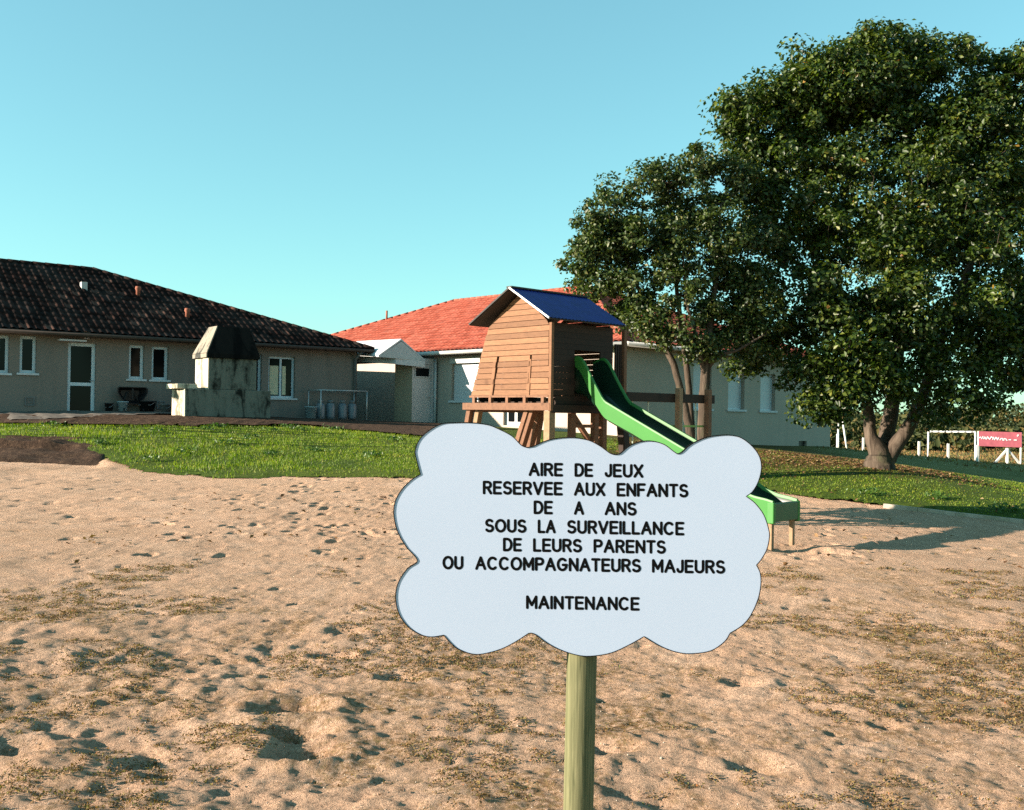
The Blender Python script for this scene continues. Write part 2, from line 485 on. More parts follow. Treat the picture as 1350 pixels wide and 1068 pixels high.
# footprints and hollows
def dents(bumpa, n, xr, yr, rmin, rmax, dep, seed):
    rg = np.random.default_rng(seed)
    for i in range(n):
        cx, cy, r = rg.uniform(*xr), rg.uniform(*yr), rg.uniform(rmin, rmax)
        i0, i1 = np.searchsorted(gx, [cx - 3 * r, cx + 3 * r]); j0, j1 = np.searchsorted(gy, [cy - 3 * r, cy + 3 * r])
        if i1 <= i0 or j1 <= j0: continue
        a = rg.uniform(0, 6.28); dx, dy = X[j0:j1, i0:i1] - cx, Y[j0:j1, i0:i1] - cy
        u, v = dx * math.cos(a) + dy * math.sin(a), -dx * math.sin(a) + dy * math.cos(a)
        d2 = (u / r) ** 2 + (v / (r * .55)) ** 2
        bumpa[j0:j1, i0:i1] += -dep * r * np.exp(-d2) + dep * r * .25 * np.exp(-(np.sqrt(d2) - 1.35) ** 2 * 4)
dents(bump, 260, (-9, 9), (6.8, 11), .03, .075, .42, 1)
dents(bump, 900, (-12, 10), (10.5, 19.5), .05, .12, .50, 7)
dents(bump, 320, (-4, 4.5), (3.4, 7.5), .018, .05, .30, 2)
for px, py, r, dep in [(385, 935, .17, .55), (390, 965, .16, .55), (400, 990, .15, .5), (530, 893, .13, .5), (455, 832, .13, .5), (440, 862, .12, .5), (12, 990, .16, .5), (350, 905, .1, .4),
                       (140, 905, .09, .4), (580, 830, .1, .4), (980, 900, .1, .4), (1000, 1010, .12, .4), (1170, 958, .07, .4), (800, 985, .12, .4), (1052, 727, .3, .3), (1100, 730, .2, .3)]:
    p = ghit(px, py)
    d2 = ((X - p.x) / r) ** 2 + ((Y - p.y) / (r * .8)) ** 2
    bump += (-dep * r * np.exp(-d2) + dep * r * .3 * np.exp(-(np.sqrt(d2) - 1.5) ** 2 * 3)) * (.55 + .9 * vnoise(X * 13, Y * 13, 91))
sandm = 1 - sstep(-.3, .5, Y - edge(X))
bump = bump * sandm * sstep(0, 3.0, Y)
# the scooped out bank at the left
bank = sstep(-.1, .5, BX1 - X) * sstep(BY0 - .6, BY0 + .5, Y) * (1 - sstep(-.5, .15, Y - edge(X)))
Zg = Z + bump - .07 * bank - .06 * sstep(.1, .6, Y - edge(X))
v = np.stack([X, Y, Zg], -1).reshape(-1, 3)
nx, ny = len(gx), len(gy)
idx = (np.arange(ny - 1)[:, None] * nx + np.arange(nx - 1)[None]).ravel()
fq = np.stack([idx, idx + 1, idx + nx + 1, idx + nx], -1)
me = np_mesh('ground', v, fq, M['sand'], True)
mossmask = (.25 + .75 * (1 - sstep(7.5, 10.5, Y))) * (1 - .85 * sstep(5.5, 8.0, Y) * (X > -1.5) * (X < 2.5)) + .6 * sstep(2, 3.5, X) * (1 - sstep(9, 11, Y))
mossmask = np.clip(mossmask, 0, 1) * np.clip(.35 + .9 * vnoise(X * .5, Y * .5, 77), 0, 1) * sandm
a = me.attributes.new('moss', 'FLOAT', 'POINT'); a.data.foreach_set('value', mossmask.astype(np.float32).ravel())
tag(link('ground', me), kind='structure')
def zg(x, y):                                   # ground with bumps, nearest grid vertex
    i = np.clip(np.searchsorted(gx, x), 0, nx - 1); j = np.clip(np.searchsorted(gy, y), 0, ny - 1)
    return Zg[j, i]

# lawn: everything beyond the edge
lx = axis_grid([(-400, -60, 20), (-60, -20, 1), (-20, 20, .11), (20, 60, 1), (60, 400, 20)])
ly = axis_grid([(13, 24, .10), (24, 44, .4), (44, 100, 3), (100, 600, 50)])
LX, LY = np.meshgrid(lx, ly)
LZ = zt(LX, LY) + .012 + .05 * sstep(0, .5, LY - edge(LX)) + .06 * fbm(LX, LY, 1.3, 9, 3) * (1 - sstep(26, 34, LY))
lidx = (np.arange(len(ly) - 1)[:, None] * len(lx) + np.arange(len(lx) - 1)[None]).ravel()
keep = (LY[:-1, :-1] > edge(LX[:-1, :-1])).ravel()
fl = np.stack([lidx, lidx + 1, lidx + len(lx) + 1, lidx + len(lx)], -1)[keep]
me = np_mesh('lawn', np.stack([LX, LY, LZ], -1).reshape(-1, 3), fl, M['turf'], True)
def litter(x, y):
    a = np.exp(-(((x - 7.2) / 3.6) ** 2 + ((y - 22.3) / 1.9) ** 2) ** 1.5)
    b = np.exp(-(((x - 4.5) / 3.0) ** 2 + ((y - 22.5) / 2.2) ** 2) ** 1.5)
    c = .9 * sstep(-.9, -.1, (y - (21.3 + .2 * (x - 3.2)))) * sstep(2.6, 3.4, x) * (1 - sstep(10.5, 13, x))
    return np.clip(np.maximum(np.maximum(a, b), c), 0, 1)
lt = litter(LX, LY)
fd = sstep(27, 34, LY) * sstep(9, 13, LX)
for nm, arr in (('litter', lt), ('field', fd)):
    a = me.attributes.new(nm, 'FLOAT', 'POINT'); a.data.foreach_set('value', arr.astype(np.float32).ravel())
tag(link('lawn', me), kind='structure')
def zl(x, y):
    i = np.clip(np.searchsorted(lx, x), 0, len(lx) - 1); j = np.clip(np.searchsorted(ly, y), 0, len(ly) - 1)
    return LZ[j, i]

# bare soil bank
bx = np.arange(-24, BX1 + .6, .12); by = np.arange(BY0 - 1.2, BY0 + 9, .12)
BX, BY = np.meshgrid(bx, by)
BZ = zg(BX, BY) + .012
bi = (np.arange(len(by) - 1)[:, None] * len(bx) + np.arange(len(bx) - 1)[None]).ravel()
jit = .5 * fbm(BX, BY, 1.5, 31, 3)
kp = ((BY > BY0 + .25 + jit) & (BY < edge(BX) + .35) & (BX < BX1 + jit))[:-1, :-1].ravel()
BZ += .12 * fbm(BX, BY, 2.5, 33, 4) + .03
mg = np.minimum(BY - (BY0 + .25 + jit), BX1 + jit - BX)
BZ -= .16 * (1 - sstep(0, .7, mg))
tag(link('soil_bank', np_mesh('soil_bank', np.stack([BX, BY, BZ], -1).reshape(-1, 3), np.stack([bi, bi + 1, bi + len(bx) + 1, bi + len(bx)], -1)[kp], M['soil'], True)), kind='structure')

def sheet(name, line0, line1, mat, lift, n=160, m=6, base=zl, rag=0.0):
    """ground sheet between two polylines given in photo-measured ground points"""
    def res(l):
        l = np.array(l); d = np.r_[0, np.cumsum(np.hypot(*np.diff(l, axis=0).T))]
        t = np.linspace(0, d[-1], n); return np.stack([np.interp(t, d, l[:, 0]), np.interp(t, d, l[:, 1])], -1)
    a, b = res(line0), res(line1)
    if rag: a[:, 1] += rag * (np.random.default_rng(3).random(n) - .5)
    t = np.linspace(0, 1, m)[:, None, None]
    P = a[None] * (1 - t) + b[None] * t
    z = base(P[..., 0], P[..., 1]) + lift
    i = (np.arange(m - 1)[:, None] * n + np.arange(n - 1)[None]).ravel()
    return tag(link(name, np_mesh(name, np.concatenate([P, z[..., None]], -1).reshape(-1, 3), np.stack([i, i + 1, i + n + 1, i + n], -1), mat, True)), kind='structure')
g2 = lambda q: [(p.x, p.y) for p in (ghit(*a) for a in q)]
hs = [(-9, 564), (60, 564), (150, 566), (250, 567), (330, 566), (400, 564), (470, 572), (560, 580), (640, 582)]
he = [(-9, 553), (60, 553), (150, 553), (250, 553.5), (330, 554.5), (400, 555.5), (470, 558), (560, 561), (640, 566)]
SOILY = g2(hs)
sheet('soil_strip', SOILY, g2(he), M['soil'], .05, rag=.35)

# ------------------------------------------------------------------ house building helpers
def vplane(p, a):                                # wall frame: origin, unit along, outward normal (towards camera side)
    a = Vector(a).normalized(); n = Vector((a.y, -a.x, 0))
    return Vector(p), a, n
class Wall:
    def __init__(s, p, a, length, z0, z1, depth=.22):
        s.p, s.a, s.n = vplane(p, a); s.L, s.z0, s.z1, s.d = length, z0, z1, depth; s.holes = []
    def uz(s, px, py):
        q = hit(px, py, s.p, s.n); return (q - s.p).dot(s.a), q.z
    def P(s, u, z, o=0.0): return Vector((s.p.x, s.p.y, 0)) + s.a * u + s.n * o + Vector((0, 0, z))
    def rect(s, px0, py0, px1, py1):             # photo box -> hole
        u0 = s.uz(px0, (py0 + py1) / 2)[0]; u1 = s.uz(px1, (py0 + py1) / 2)[0]
        zt_ = s.uz((px0 + px1) / 2, py0)[1]; zb = s.uz((px0 + px1) / 2, py1)[1]
        return (min(u0, u1), max(u0, u1), zb, zt_)
    def hole(s, r): s.holes.append(r); return r
    def mesh(s, mb):
        us = sorted({0, s.L, *[h[0] for h in s.holes], *[h[1] for h in s.holes]})
        zs = sorted({s.z0, s.z1, *[h[2] for h in s.holes], *[h[3] for h in s.holes]})
        for u0, u1 in zip(us, us[1:]):
            for z0, z1_ in zip(zs, zs[1:]):
                uc, zc = (u0 + u1) / 2, (z0 + z1_) / 2
                if any(h[0] < uc < h[1] and h[2] < zc < h[3] for h in s.holes): continue
                mb.add([s.P(u0, z0), s.P(u1, z0), s.P(u1, z1_), s.P(u0, z1_)], [(0, 1, 2, 3)])
        for h in s.holes:
            c = [(h[0], h[2]), (h[1], h[2]), (h[1], h[3]), (h[0], h[3])]
            for i in range(4):
                (ua, za), (ub, zb) = c[i], c[(i + 1) % 4]
                mb.add([s.P(ua, za), s.P(ub, zb), s.P(ub, zb, -s.d), s.P(ua, za, -s.d)], [(0, 1, 2, 3)])
    def box(s, mb, u0, u1, z0, z1_, o0, o1):
        return mb.box(s.P(u0, z0, o0), s.a * (u1 - u0), s.n * (o1 - o0), (0, 0, z1_ - z0))
    def frame(s, mb, r, t, o0, o1, mull=(), rails=()):
        u0, u1, z0, z1_ = r
        s.box(mb, u0, u0 + t, z0, z1_, o0, o1); s.box(mb, u1 - t, u1, z0, z1_, o0, o1)
        s.box(mb, u0 + t, u1 - t, z0, z0 + t, o0, o1); s.box(mb, u0 + t, u1 - t, z1_ - t, z1_, o0, o1)
        for m in mull: s.box(mb, m - t / 2, m + t / 2, z0 + t, z1_ - t, o0, o1 - .004)
        for q in rails: s.box(mb, u0 + t, u1 - t, q - t / 2, q + t / 2, o0, o1 - .008)
    def pane(s, r, o, parent, mat, name='pane'):
        u0, u1, z0, z1_ = r; mb = MB()
        s.box(mb, u0, u1, z0, z1_, o - .02, o)
        return mb.build(name, mat, parent)
    def window(s, r, house, mull=(), rails=(), sill=.06, t=.07, dep=.12, fm=None):
        mb = MB(); s.frame(mb, r, t, -dep - .06, -dep, mull, rails)
        wn = mb.build('window', fm or M['frame_white'], house)
        s.pane(r, -dep - .035, wn, M['glass'])
        if sill:
            mb = MB(); s.box(mb, r[0] - .08, r[1] + .08, r[2] - sill, r[2] + .002, -.2, .05)
            mb.build('sill', M['sill'], wn, bevel=.008)
        return wn

def tile_slope(name, pts, mat, parent, pitch=.22, row=.36):
    """pts: eave start, eave end, then ridge points; real corrugated tile rows on that plane"""
    pts = [Vector(p) for p in pts]
    e = (pts[1] - pts[0]).normalized()
    nrm = e.cross(pts[2] - pts[0]).normalized()
    if nrm.z < 0: nrm = -nrm
    u = nrm.cross(e)
    if u.z < 0: u = -u; 
    if e.cross(u).dot(nrm) < 0:
        pts = [pts[1], pts[0]] + pts[2:][::-1]; e = -e
    o = pts[0]
    poly = [((p - o).dot(e), (p - o).dot(u)) for p in pts]
    x0, x1 = min(q[0] for q in poly), max(q[0] for q in poly); y1 = max(q[1] for q in poly)
    nxs = int((x1 - x0) / pitch * 8) + 1; xs = np.linspace(x0, x1, nxs)
    ys, hz = [], []
    for r in range(int(y1 / row) + 1):
        for f_, hh in ((0.0, .015), (.5, .009), (.985, .003)):
            ys.append((r + f_) * row); hz.append(hh)
    ys, hz = np.array(ys), np.array(hz)
    XX, YY = np.meshgrid(xs, ys)
    left, right = np.full(len(ys), 1e9), np.full(len(ys), -1e9)
    for (ax, ay), (bx_, by_) in zip(poly, poly[1:] + poly[:1]):
        for j, yv in enumerate(ys):
            if min(ay, by_) - 1e-6 <= yv <= max(ay, by_) + 1e-6 and abs(ay - by_) > 1e-6:
                xi = ax + (bx_ - ax) * (yv - ay) / (by_ - ay); left[j] = min(left[j], xi); right[j] = max(right[j], xi)
    ok = left < 1e8
    left[0], right[0], ok[0] = poly[0][0], poly[1][0], True
    XX = np.clip(XX, np.where(ok, left, 0)[:, None], np.where(ok, right, 0)[:, None])
    ph = XX / pitch * 2 * np.pi
    H = .06 * np.abs(np.cos(ph / 2)) ** .8 + hz[:, None]
    jn = (_hash(np.floor(XX / pitch), np.floor(YY / row), 4) - .5) * .012
    V = np.stack([XX, YY, H + jn], -1).reshape(-1, 3)
    i = (np.arange(len(ys) - 1)[:, None] * nxs + np.arange(nxs - 1)[None])
    good = (ok[:-1] & ok[1:])[:, None] & (np.abs(XX[:-1, 1:] - XX[:-1, :-1]) + np.abs(XX[1:, 1:] - XX[1:, :-1]) > 1e-5)
    i = i[good]
    me = np_mesh(name, V, np.stack([i, i + 1, i + nxs + 1, i + nxs], -1), mat)
    ob = link(name, me, parent)
    ob.matrix_basis = Matrix(((e.x, u.x, nrm.x, o.x), (e.y, u.y, nrm.y, o.y), (e.z, u.z, nrm.z, o.z), (0, 0, 0, 1)))
    return ob
def cap_row(mb, p, q, r=.11, n=None):
    p, q = Vector(p), Vector(q); L = (q - p).length; k = n or max(2, int(L / .36))
    for i in range(k):
        a, b = p.lerp(q, i / k), p.lerp(q, (i + 1.06) / k)
        mb.tube([a, b], [r * 1.04, r * .9], 8)

# ------------------------------------------------------------------ left bungalow
WD = Vector((.8, .6, 0)); WN = Vector((.6, -.8, 0))
W0 = Vector((-14.8, 28.7, 0))
Z_EAVE = 3.86
hl = thing('bungalow', 'long low beige bungalow with a dark weathered tile roof at the left', 'house', tuple(W0 + Vector((0, 0, 1.3))))
T0, T1, DEP = -1.3, 11.54, 9.0
wl = Wall(W0 + WD * T0, WD, T1 - T0, 1.0, Z_EAVE + .05)
wins = []
wa = wl.hole(wl.rect(-4, 442, 12, 492)); wb = wl.hole(wl.rect(26, 443, 48, 492))
dr = wl.hole(wl.rect(89, 452, 126, 546))
wc = wl.hole(wl.rect(170, 455, 190, 500)); wd_ = wl.hole(wl.rect(200, 457, 222, 501))
we = wl.hole(wl.rect(334, 467, 345, 530)); wf = wl.hole(wl.rect(354, 470, 389, 525))
for r in (wa, wb, wc, wd_, we, wf): wl.window(r, hl, t=.085) if r is not wf else None
wwf = wl.window(wf, hl, mull=[(wf[0] + wf[1]) / 2], t=.075)
um = (wf[0] + wf[1]) / 2
for u0, u1 in ((wf[0] + .1, um - .07), (um + .07, wf[1] - .28)):
    mb = MB(); wl.box(mb, u0, u1, wf[2] + .12, wf[3] - .32, -.15, -.145); mb.build('pane_reflection', M['reflection'], wwf)  # painted reflection: cream panels standing for the lit wall mirrored in the window
mb = MB(); wl.frame(mb, dr, .10, -.18, -.10, rails=[dr[2] + (dr[3] - dr[2]) * .42])
do = mb.build('door', M['frame_white'], hl); wl.pane(dr, -.145, do, M['glass'])
mb = MB(); hx, hz_ = dr[1] - .05, dr[2] + 1.02
mb.tube([wl.P(hx, hz_, -.1), wl.P(hx, hz_, -.05), wl.P(hx - .13, hz_, -.05)], .012, 6); mb.build('handle', M['zinc'], do)
mb = MB(); wl.box(mb, dr[0] - .3, dr[0] + .45, dr[3] + .02, dr[3] + .07, .0, .30); mb.build('door_hood', M['sill'], hl)
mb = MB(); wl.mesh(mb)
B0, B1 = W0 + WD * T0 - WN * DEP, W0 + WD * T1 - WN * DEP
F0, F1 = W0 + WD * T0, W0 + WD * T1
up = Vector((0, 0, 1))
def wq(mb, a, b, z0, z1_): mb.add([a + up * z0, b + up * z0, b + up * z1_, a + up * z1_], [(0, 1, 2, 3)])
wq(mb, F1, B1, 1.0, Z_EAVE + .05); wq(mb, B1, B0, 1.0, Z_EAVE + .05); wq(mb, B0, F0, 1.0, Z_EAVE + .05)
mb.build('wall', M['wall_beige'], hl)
OH = .42
ZR = 6.42
E = lambda t, d, z: W0 + WD * t - WN * d + up * z
c0, c1 = E(T0 - OH, -OH, Z_EAVE), E(T1 + OH, -OH, Z_EAVE)
k0, k1 = E(T0 - OH, DEP + OH, Z_EAVE), E(T1 + OH, DEP + OH, Z_EAVE)
r0, r1 = E(T0 - OH, DEP / 2, ZR), E(3.6, DEP / 2, ZR)
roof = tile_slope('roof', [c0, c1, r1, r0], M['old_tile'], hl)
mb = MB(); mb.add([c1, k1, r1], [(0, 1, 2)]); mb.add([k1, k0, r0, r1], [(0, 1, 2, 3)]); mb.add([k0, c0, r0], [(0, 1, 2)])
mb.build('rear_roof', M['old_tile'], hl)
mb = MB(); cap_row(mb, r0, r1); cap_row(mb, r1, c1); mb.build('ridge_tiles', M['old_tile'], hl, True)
mb = MB(); mb.prism([c0 - up * .02, c1 - up * .02, E(T1 + OH, .02, Z_EAVE - .02), E(T0 - OH, .02, Z_EAVE - .02)], (0, 0, -.06))
mb.bar(c0 - up * .06, c1 - up * .06, .03, .14); mb.build('eave', M['dark_wood'], hl)
mb = MB(); mb.tube([c0 + WN * .07 - up * .06, c1 + WN * .07 - up * .06], .06, 8); mb.build('gutter', M['dark_wood'], hl, True)
dp = E(T1 - .1, -.08, 0); mb = MB(); mb.tube([dp + up * 1.15, dp + up * (Z_EAVE - .35), E(T1 - .05, -.4, Z_EAVE - .1)], .055, 8)
mb.build('downpipe', M['grille'], hl, True)
# roof vents
sl_n = (c1 - c0).cross(r0 - c0).normalized(); sl_n = sl_n if sl_n.z > 0 else -sl_n
q = hit(110, 381, c0, sl_n); mb = MB(); mb.box(q - WD * .09 - WN * .1 - up * .3, WD * .18, WN * .24, (0, 0, .52))
mb.build('chimney_box', M['fascia'], hl)
for px, py in ((182, 388), (247, 417)):
    q = hit(px, py + 3, c0, sl_n); mb = MB(); mb.tube([q - up * .1, q + up * .2, q + up * .26, q + up * .34], [.07, .07, .10, .085], 10)
    mb.build('roof_vent', M['vent_tc'], hl, True)
# lamp and grilles
q = wl.uz(113, 441); mb = MB()
mb.tube([wl.P(q[0], q[1], 0), wl.P(q[0], q[1], .06), wl.P(q[0], q[1], .11), wl.P(q[0], q[1], .13)], [.14, .15, .11, .03], 16)
mb.build('wall_lamp', M['sill'], hl, True)
for px, py in ((39, 529), (212, 534)):
    u, z = wl.uz(px, py); mb = MB(); wl.frame(mb, (u - .13, u + .13, z - .13, z + .13), .03, .0, .03)
    for i in range(5): wl.box(mb, u - .10, u + .10, z - .09 + i * .04, z - .075 + i * .04, .0, .018)
    mb.build('wall_grille', M['grille'], hl)
# terrace slab in front of the house
tp = [(p.x, p.y) for p in (E(t, -2.3 - .2 * math.sin(t), 0) for t in np.linspace(-5, 12.5, 24))]
tq = [(p.x, p.y) for p in (E(t, .0, 0) for t in np.linspace(-5, 12.5, 24))]
sheet('terrace', tp, tq, M['terrace'], .06)
def zter(p): return float(zl(np.array([p.x]), np.array([p.y]))[0]) + .06

# wheelbarrow stood on end against the wall: its dark tray faces us
uw, zw = wl.uz(171, 521)
pw = wl.P(uw, zter(wl.P(uw, 0, .4)), .28)
wbr = thing('wheelbarrow', 'black wheelbarrow tray tipped up against the bungalow wall', 'wheelbarrow', tuple(pw))
mb = MB(); prof = [(-.46, .22), (-.40, .25), (.40, .25), (.46, .20), (.46, .08), (.36, -.10), (.18, -.28), (-.18, -.28), (-.36, -.10), (-.46, .08)]
n_ = len(prof); b = 0; vs = []
for s_, o_ in ((1.0, .16), (.93, .16), (.6, -.12)):
    vs += [wl.P(uw + a_ * s_, zw + h_ * s_, o_ + .16) for a_, h_ in prof]
fs = []
for r_ in range(2):
    for i in range(n_): fs.append((r_ * n_ + i, r_ * n_ + (i + 1) % n_, (r_ + 1) * n_ + (i + 1) % n_, (r_ + 1) * n_ + i))
fs.append(tuple(2 * n_ + i for i in range(n_)))
vs2 = [wl.P(uw + a_ * .64, zw + h_ * .64, -.15 + .16) for a_, h_ in prof]
fs += [(i, (i + 1) % n_, 3 * n_ + (i + 1) % n_, 3 * n_ + i) for i in range(n_)] + [tuple(3 * n_ + i for i in range(n_))]
mb.add(vs + vs2, fs); mb.build('tray', M['black'], wbr)
mb = MB(); fz = pw.z + .03
mb.tube([wl.P(uw - .3, fz, .5), wl.P(uw - .22, zw - .2, .16), wl.P(uw - .1, zw + .1, .1)], .018, 6)
mb.tube([wl.P(uw + .3, fz, .5), wl.P(uw + .22, zw - .2, .16), wl.P(uw + .1, zw + .1, .1)], .018, 6)
mb.tube([wl.P(uw, zw - .12, .31), wl.P(uw, zw + .2, .31)], .03, 6); mb.build('frame', M['black'], wbr)

def bucket(px, py, rad, h, mat, name, label, cat, group=None, off=.3):
    u, z = wl.uz(px, py); p = wl.P(u, 0, off); p.z = zter(p)
    t = thing(name, label, cat, tuple(p), group)
    MB().lathe(p, [(rad * .78, 0), (rad, h), (rad * 1.08, h), (rad * 1.08, h + .03), (rad * .9, h + .03), (rad * .7, .05)], 18).build('body', mat, t, True)
    mb = MB(); mb.tube([p + Vector((-rad * 1.05, 0, h)), p + Vector((-rad * .7, -rad * .8, h - .1)), p + Vector((rad * .7, -rad * .8, h - .1)), p + Vector((rad * 1.05, 0, h))], .008, 5)
    mb.build('handle', M['zinc'], t, True)
    return t
bucket(158, 545, .16, .27, M['bucket'], 'bucket', 'small white bucket below the tipped black wheelbarrow', 'bucket', 'buckets along the house wall')
bucket(397, 549, .21, .36, M['bucket'], 'bucket', 'white bucket at the left end of the gas bottle cage', 'bucket', 'buckets along the house wall', .75)
bucket(140, 546, .13, .22, M['black'], 'flower_pot', 'little black pot just right of the glazed white door', 'pot', 'dark pots along the house wall')
bucket(190, 545, .26, .30, M['black'], 'flower_pot', 'wide black tub between white bucket and barbecue', 'pot', 'dark pots along the house wall')
bucket(209, 548, .17, .22, M['grille'], 'flower_pot', 'grey pot on the ground beside the lit barbecue wall', 'pot', 'dark pots along the house wall', .7)

# gas bottle cage
u0, z0 = wl.uz(404, 545); u1, _ = wl.uz(455, 545)
pc = wl.P((u0 + u1) / 2, 0, .7); gz = zter(pc)
cage = thing('bottle_cage', 'open grey steel tube cage against the bungalow wall end', 'cage', (pc.x, pc.y, gz))
u1 = u0 + 1.75; top = gz + .98
for u in (u0, u1):
    for o in (.15, 1.1):
        mb = MB(); mb.tube([wl.P(u, gz - .03, o), wl.P(u, top, o)], .022, 6); mb.build('leg', M['galv'], cage, True)
for a_, b_ in (((u0, .15), (u1, .15)), ((u0, 1.1), (u1, 1.1)), ((u0, .15), (u0, 1.1)), ((u1, .15), (u1, 1.1))):
    mb = MB(); mb.tube([wl.P(a_[0], top, a_[1]), wl.P(b_[0], top, b_[1])], .022, 6); mb.build('rail', M['galv'], cage, True)
mb = MB()
for i in range(1, 9): mb.tube([wl.P(u0 + (u1 - u0) * i / 9, top - .01, .15), wl.P(u0 + (u1 - u0) * i / 9, top - .01, 1.1)], .006, 4)
mb.build('top_mesh', M['galv'], cage)
def gas(p, label):
    t = thing('gas_bottle', label, 'gas bottle', tuple(p), 'gas bottles in the cage')
    MB().lathe(p, [(.12, 0), (.15, .03), (.155, .10), (.155, .46), (.13, .53), (.06, .57), (.04, .60)], 18).build('body', M['bottle'], t, True)
    mb = MB(); mb.lathe(p, [(.10, .54), (.10, .66), (.085, .66), (.085, .54)], 14); mb.build('collar', M['grille'], t, True)
    mb = MB(); mb.tube([p + up * .58, p + up * .68], .022, 6); mb.tube([p + Vector((-.05, 0, .66)), p + Vector((.05, 0, .66))], .014, 6); mb.build('valve', M['black'], t)
    return t
gp = [(u0 + .28, 'grey gas bottle first from the left in the steel cage'), (u0 + .66, 'grey gas bottle second from the left in the steel cage'),
      (u0 + 1.12, 'grey gas bottle third from the left, right of the cage gap'), (u0 + 1.5, 'grey gas bottle last at the right end of the cage')]
g0 = None
for u, lb in gp:
    p = wl.P(u, gz, .5)
    if g0 is None: g0 = gas(p, lb); continue
    r_ = g0.copy(); C.objects.link(r_); r_['label'] = lb; r_.location = p
    for ch in g0.children:
        c_ = ch.copy(); C.objects.link(c_); c_.parent = r_; c_.matrix_parent_inverse = ch.matrix_parent_inverse

# ------------------------------------------------------------------ masonry barbecue
pb0 = at(244, 553, 28.4)
bz = pb0.z - .03
bar = thing('barbecue', 'stained concrete garden barbecue with a sooty tapering hood', 'barbecue', tuple(pb0))
BS = 28.4 / 30.3
BB = lambda u, d, z: Vector((pb0.x, pb0.y, bz)) + (WD * u - WN * d + up * z) * BS
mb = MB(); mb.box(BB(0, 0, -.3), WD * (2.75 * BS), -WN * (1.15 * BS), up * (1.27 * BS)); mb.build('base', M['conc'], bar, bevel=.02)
mb = MB(); mb.box(BB(-.03, -.02, -.3), WD * (.035 * BS), -WN * (1.19 * BS), up * (1.26 * BS)); mb.build('side_wall', M['conc_lite'], bar)  # thin pale facing: sunlight on the left side put into the colour
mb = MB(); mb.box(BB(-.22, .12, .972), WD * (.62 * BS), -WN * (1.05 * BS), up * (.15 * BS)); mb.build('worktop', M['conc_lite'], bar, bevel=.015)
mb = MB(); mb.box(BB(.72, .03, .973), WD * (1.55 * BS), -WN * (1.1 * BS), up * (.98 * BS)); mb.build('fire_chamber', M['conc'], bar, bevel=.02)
mb = MB(); mb.box(BB(.69, .01, .975), WD * (.035 * BS), -WN * (1.14 * BS), up * (.97 * BS)); mb.build('cheek', M['conc_lite'], bar)  # pale facing again, the chamber's sunlit side painted as lighter concrete
mb = MB(); mb.box(BB(2.1, .1, .973), WD * (.16 * BS), -WN * (1.0 * BS), up * (.20 * BS)); mb.build('ledge', M['soot_shade'], bar)
lo = [BB(.64, -.05, 1.955), BB(2.34, -.05, 1.955), BB(2.34, 1.2, 1.955), BB(.64, 1.2, 1.955)]
lm = [p + up * .12 for p in lo]
hi = [BB(1.06, .22, 2.95), BB(2.08, .22, 2.95), BB(2.08, .98, 2.95), BB(1.06, .98, 2.95)]
mb = MB(); vs = lo + lm + hi
mb.add(vs, [(3, 2, 1, 0), (8, 9, 10, 11)] + [(r_ * 4 + i, r_ * 4 + (i + 1) % 4, r_ * 4 + 4 + (i + 1) % 4, r_ * 4 + 4 + i) for r_ in (0, 1) for i in range(4)])
mb.build('hood', M['soot_shade'], bar)
sl_ = [(lo[3], lo[0], lm[0], lm[3]), (lm[3], lm[0], hi[0], hi[3])]
mb = MB()
for q in sl_:
    n_ = (q[1] - q[0]).cross(q[3] - q[0]).normalized(); n_ = n_ if n_.dot(-WD) > 0 else -n_
    mb.prism([p + n_ * .001 for p in q], n_ * .03)
mb.build('hood_side', M['conc_mid'], bar)  # lit slope of the hood painted lighter than its front
mb = MB(); mb.box(BB(-1.0, -.6, -.12), WD * (4.2 * BS), -WN * (1.9 * BS), up * (.10 * BS)); sl2 = tag(mb.build('paving_slab', M['conc_lite'], None, bevel=.01), kind='structure')

# ------------------------------------------------------------------ red-roofed house
E1, E2 = Vector((-.7071, .7071, 0)), Vector((.7071, .7071, 0))
K = Vector((3.4, 30.6, 0)); ZE, ZRR = 3.86, 6.83
hr = thing('red_roofed_house', 'cream house with bright red tiled hip roof behind the wooden playhouse', 'house', (K.x, K.y, .9))
L1_, L2_ = 22.0, 13.3
wr1 = Wall(K + E1 * L1_, -E1, L1_, .2, ZE + .05)         # left-front face
wr2 = Wall(K, E2, L2_, .0, ZE + .05)                     # right-front face
wS = wr1.hole(wr1.rect(595.5, 478, 632, 528)); wG = wr1.hole(wr1.rect(664, 482, 691, 561))
for w_, r in ((wr1, wS),):
    mb = MB(); w_.box(mb, r[0], r[1], r[2], r[3], -.16, -.12); nsl = int((r[3] - r[2]) / .05)
    sh = mb.build('shutter', M['shutter'], hr)
    mb = MB()
    for i in range(nsl): w_.box(mb, r[0] + .03, r[1] - .03, r[2] + .01 + i * .05, r[2] + .052 + i * .05, -.12, -.108)
    mb.build('slats', M['shutter'], sh)
    mb = MB(); w_.box(mb, r[0] - .06, r[1] + .06, r[3] - .02, r[3] + .16, .0, .06); mb.build('shutter_box', M['fascia'], hr)
    mb = MB(); w_.box(mb, r[0] - .12, r[1] + .12, r[2] - .08, r[2] + .002, -.1, .06); mb.build('sill', M['sill'], hr)
wr1.window(wG, hr, mull=[(wG[0] + wG[1]) / 2], sill=0, t=.12, fm=M['white'])
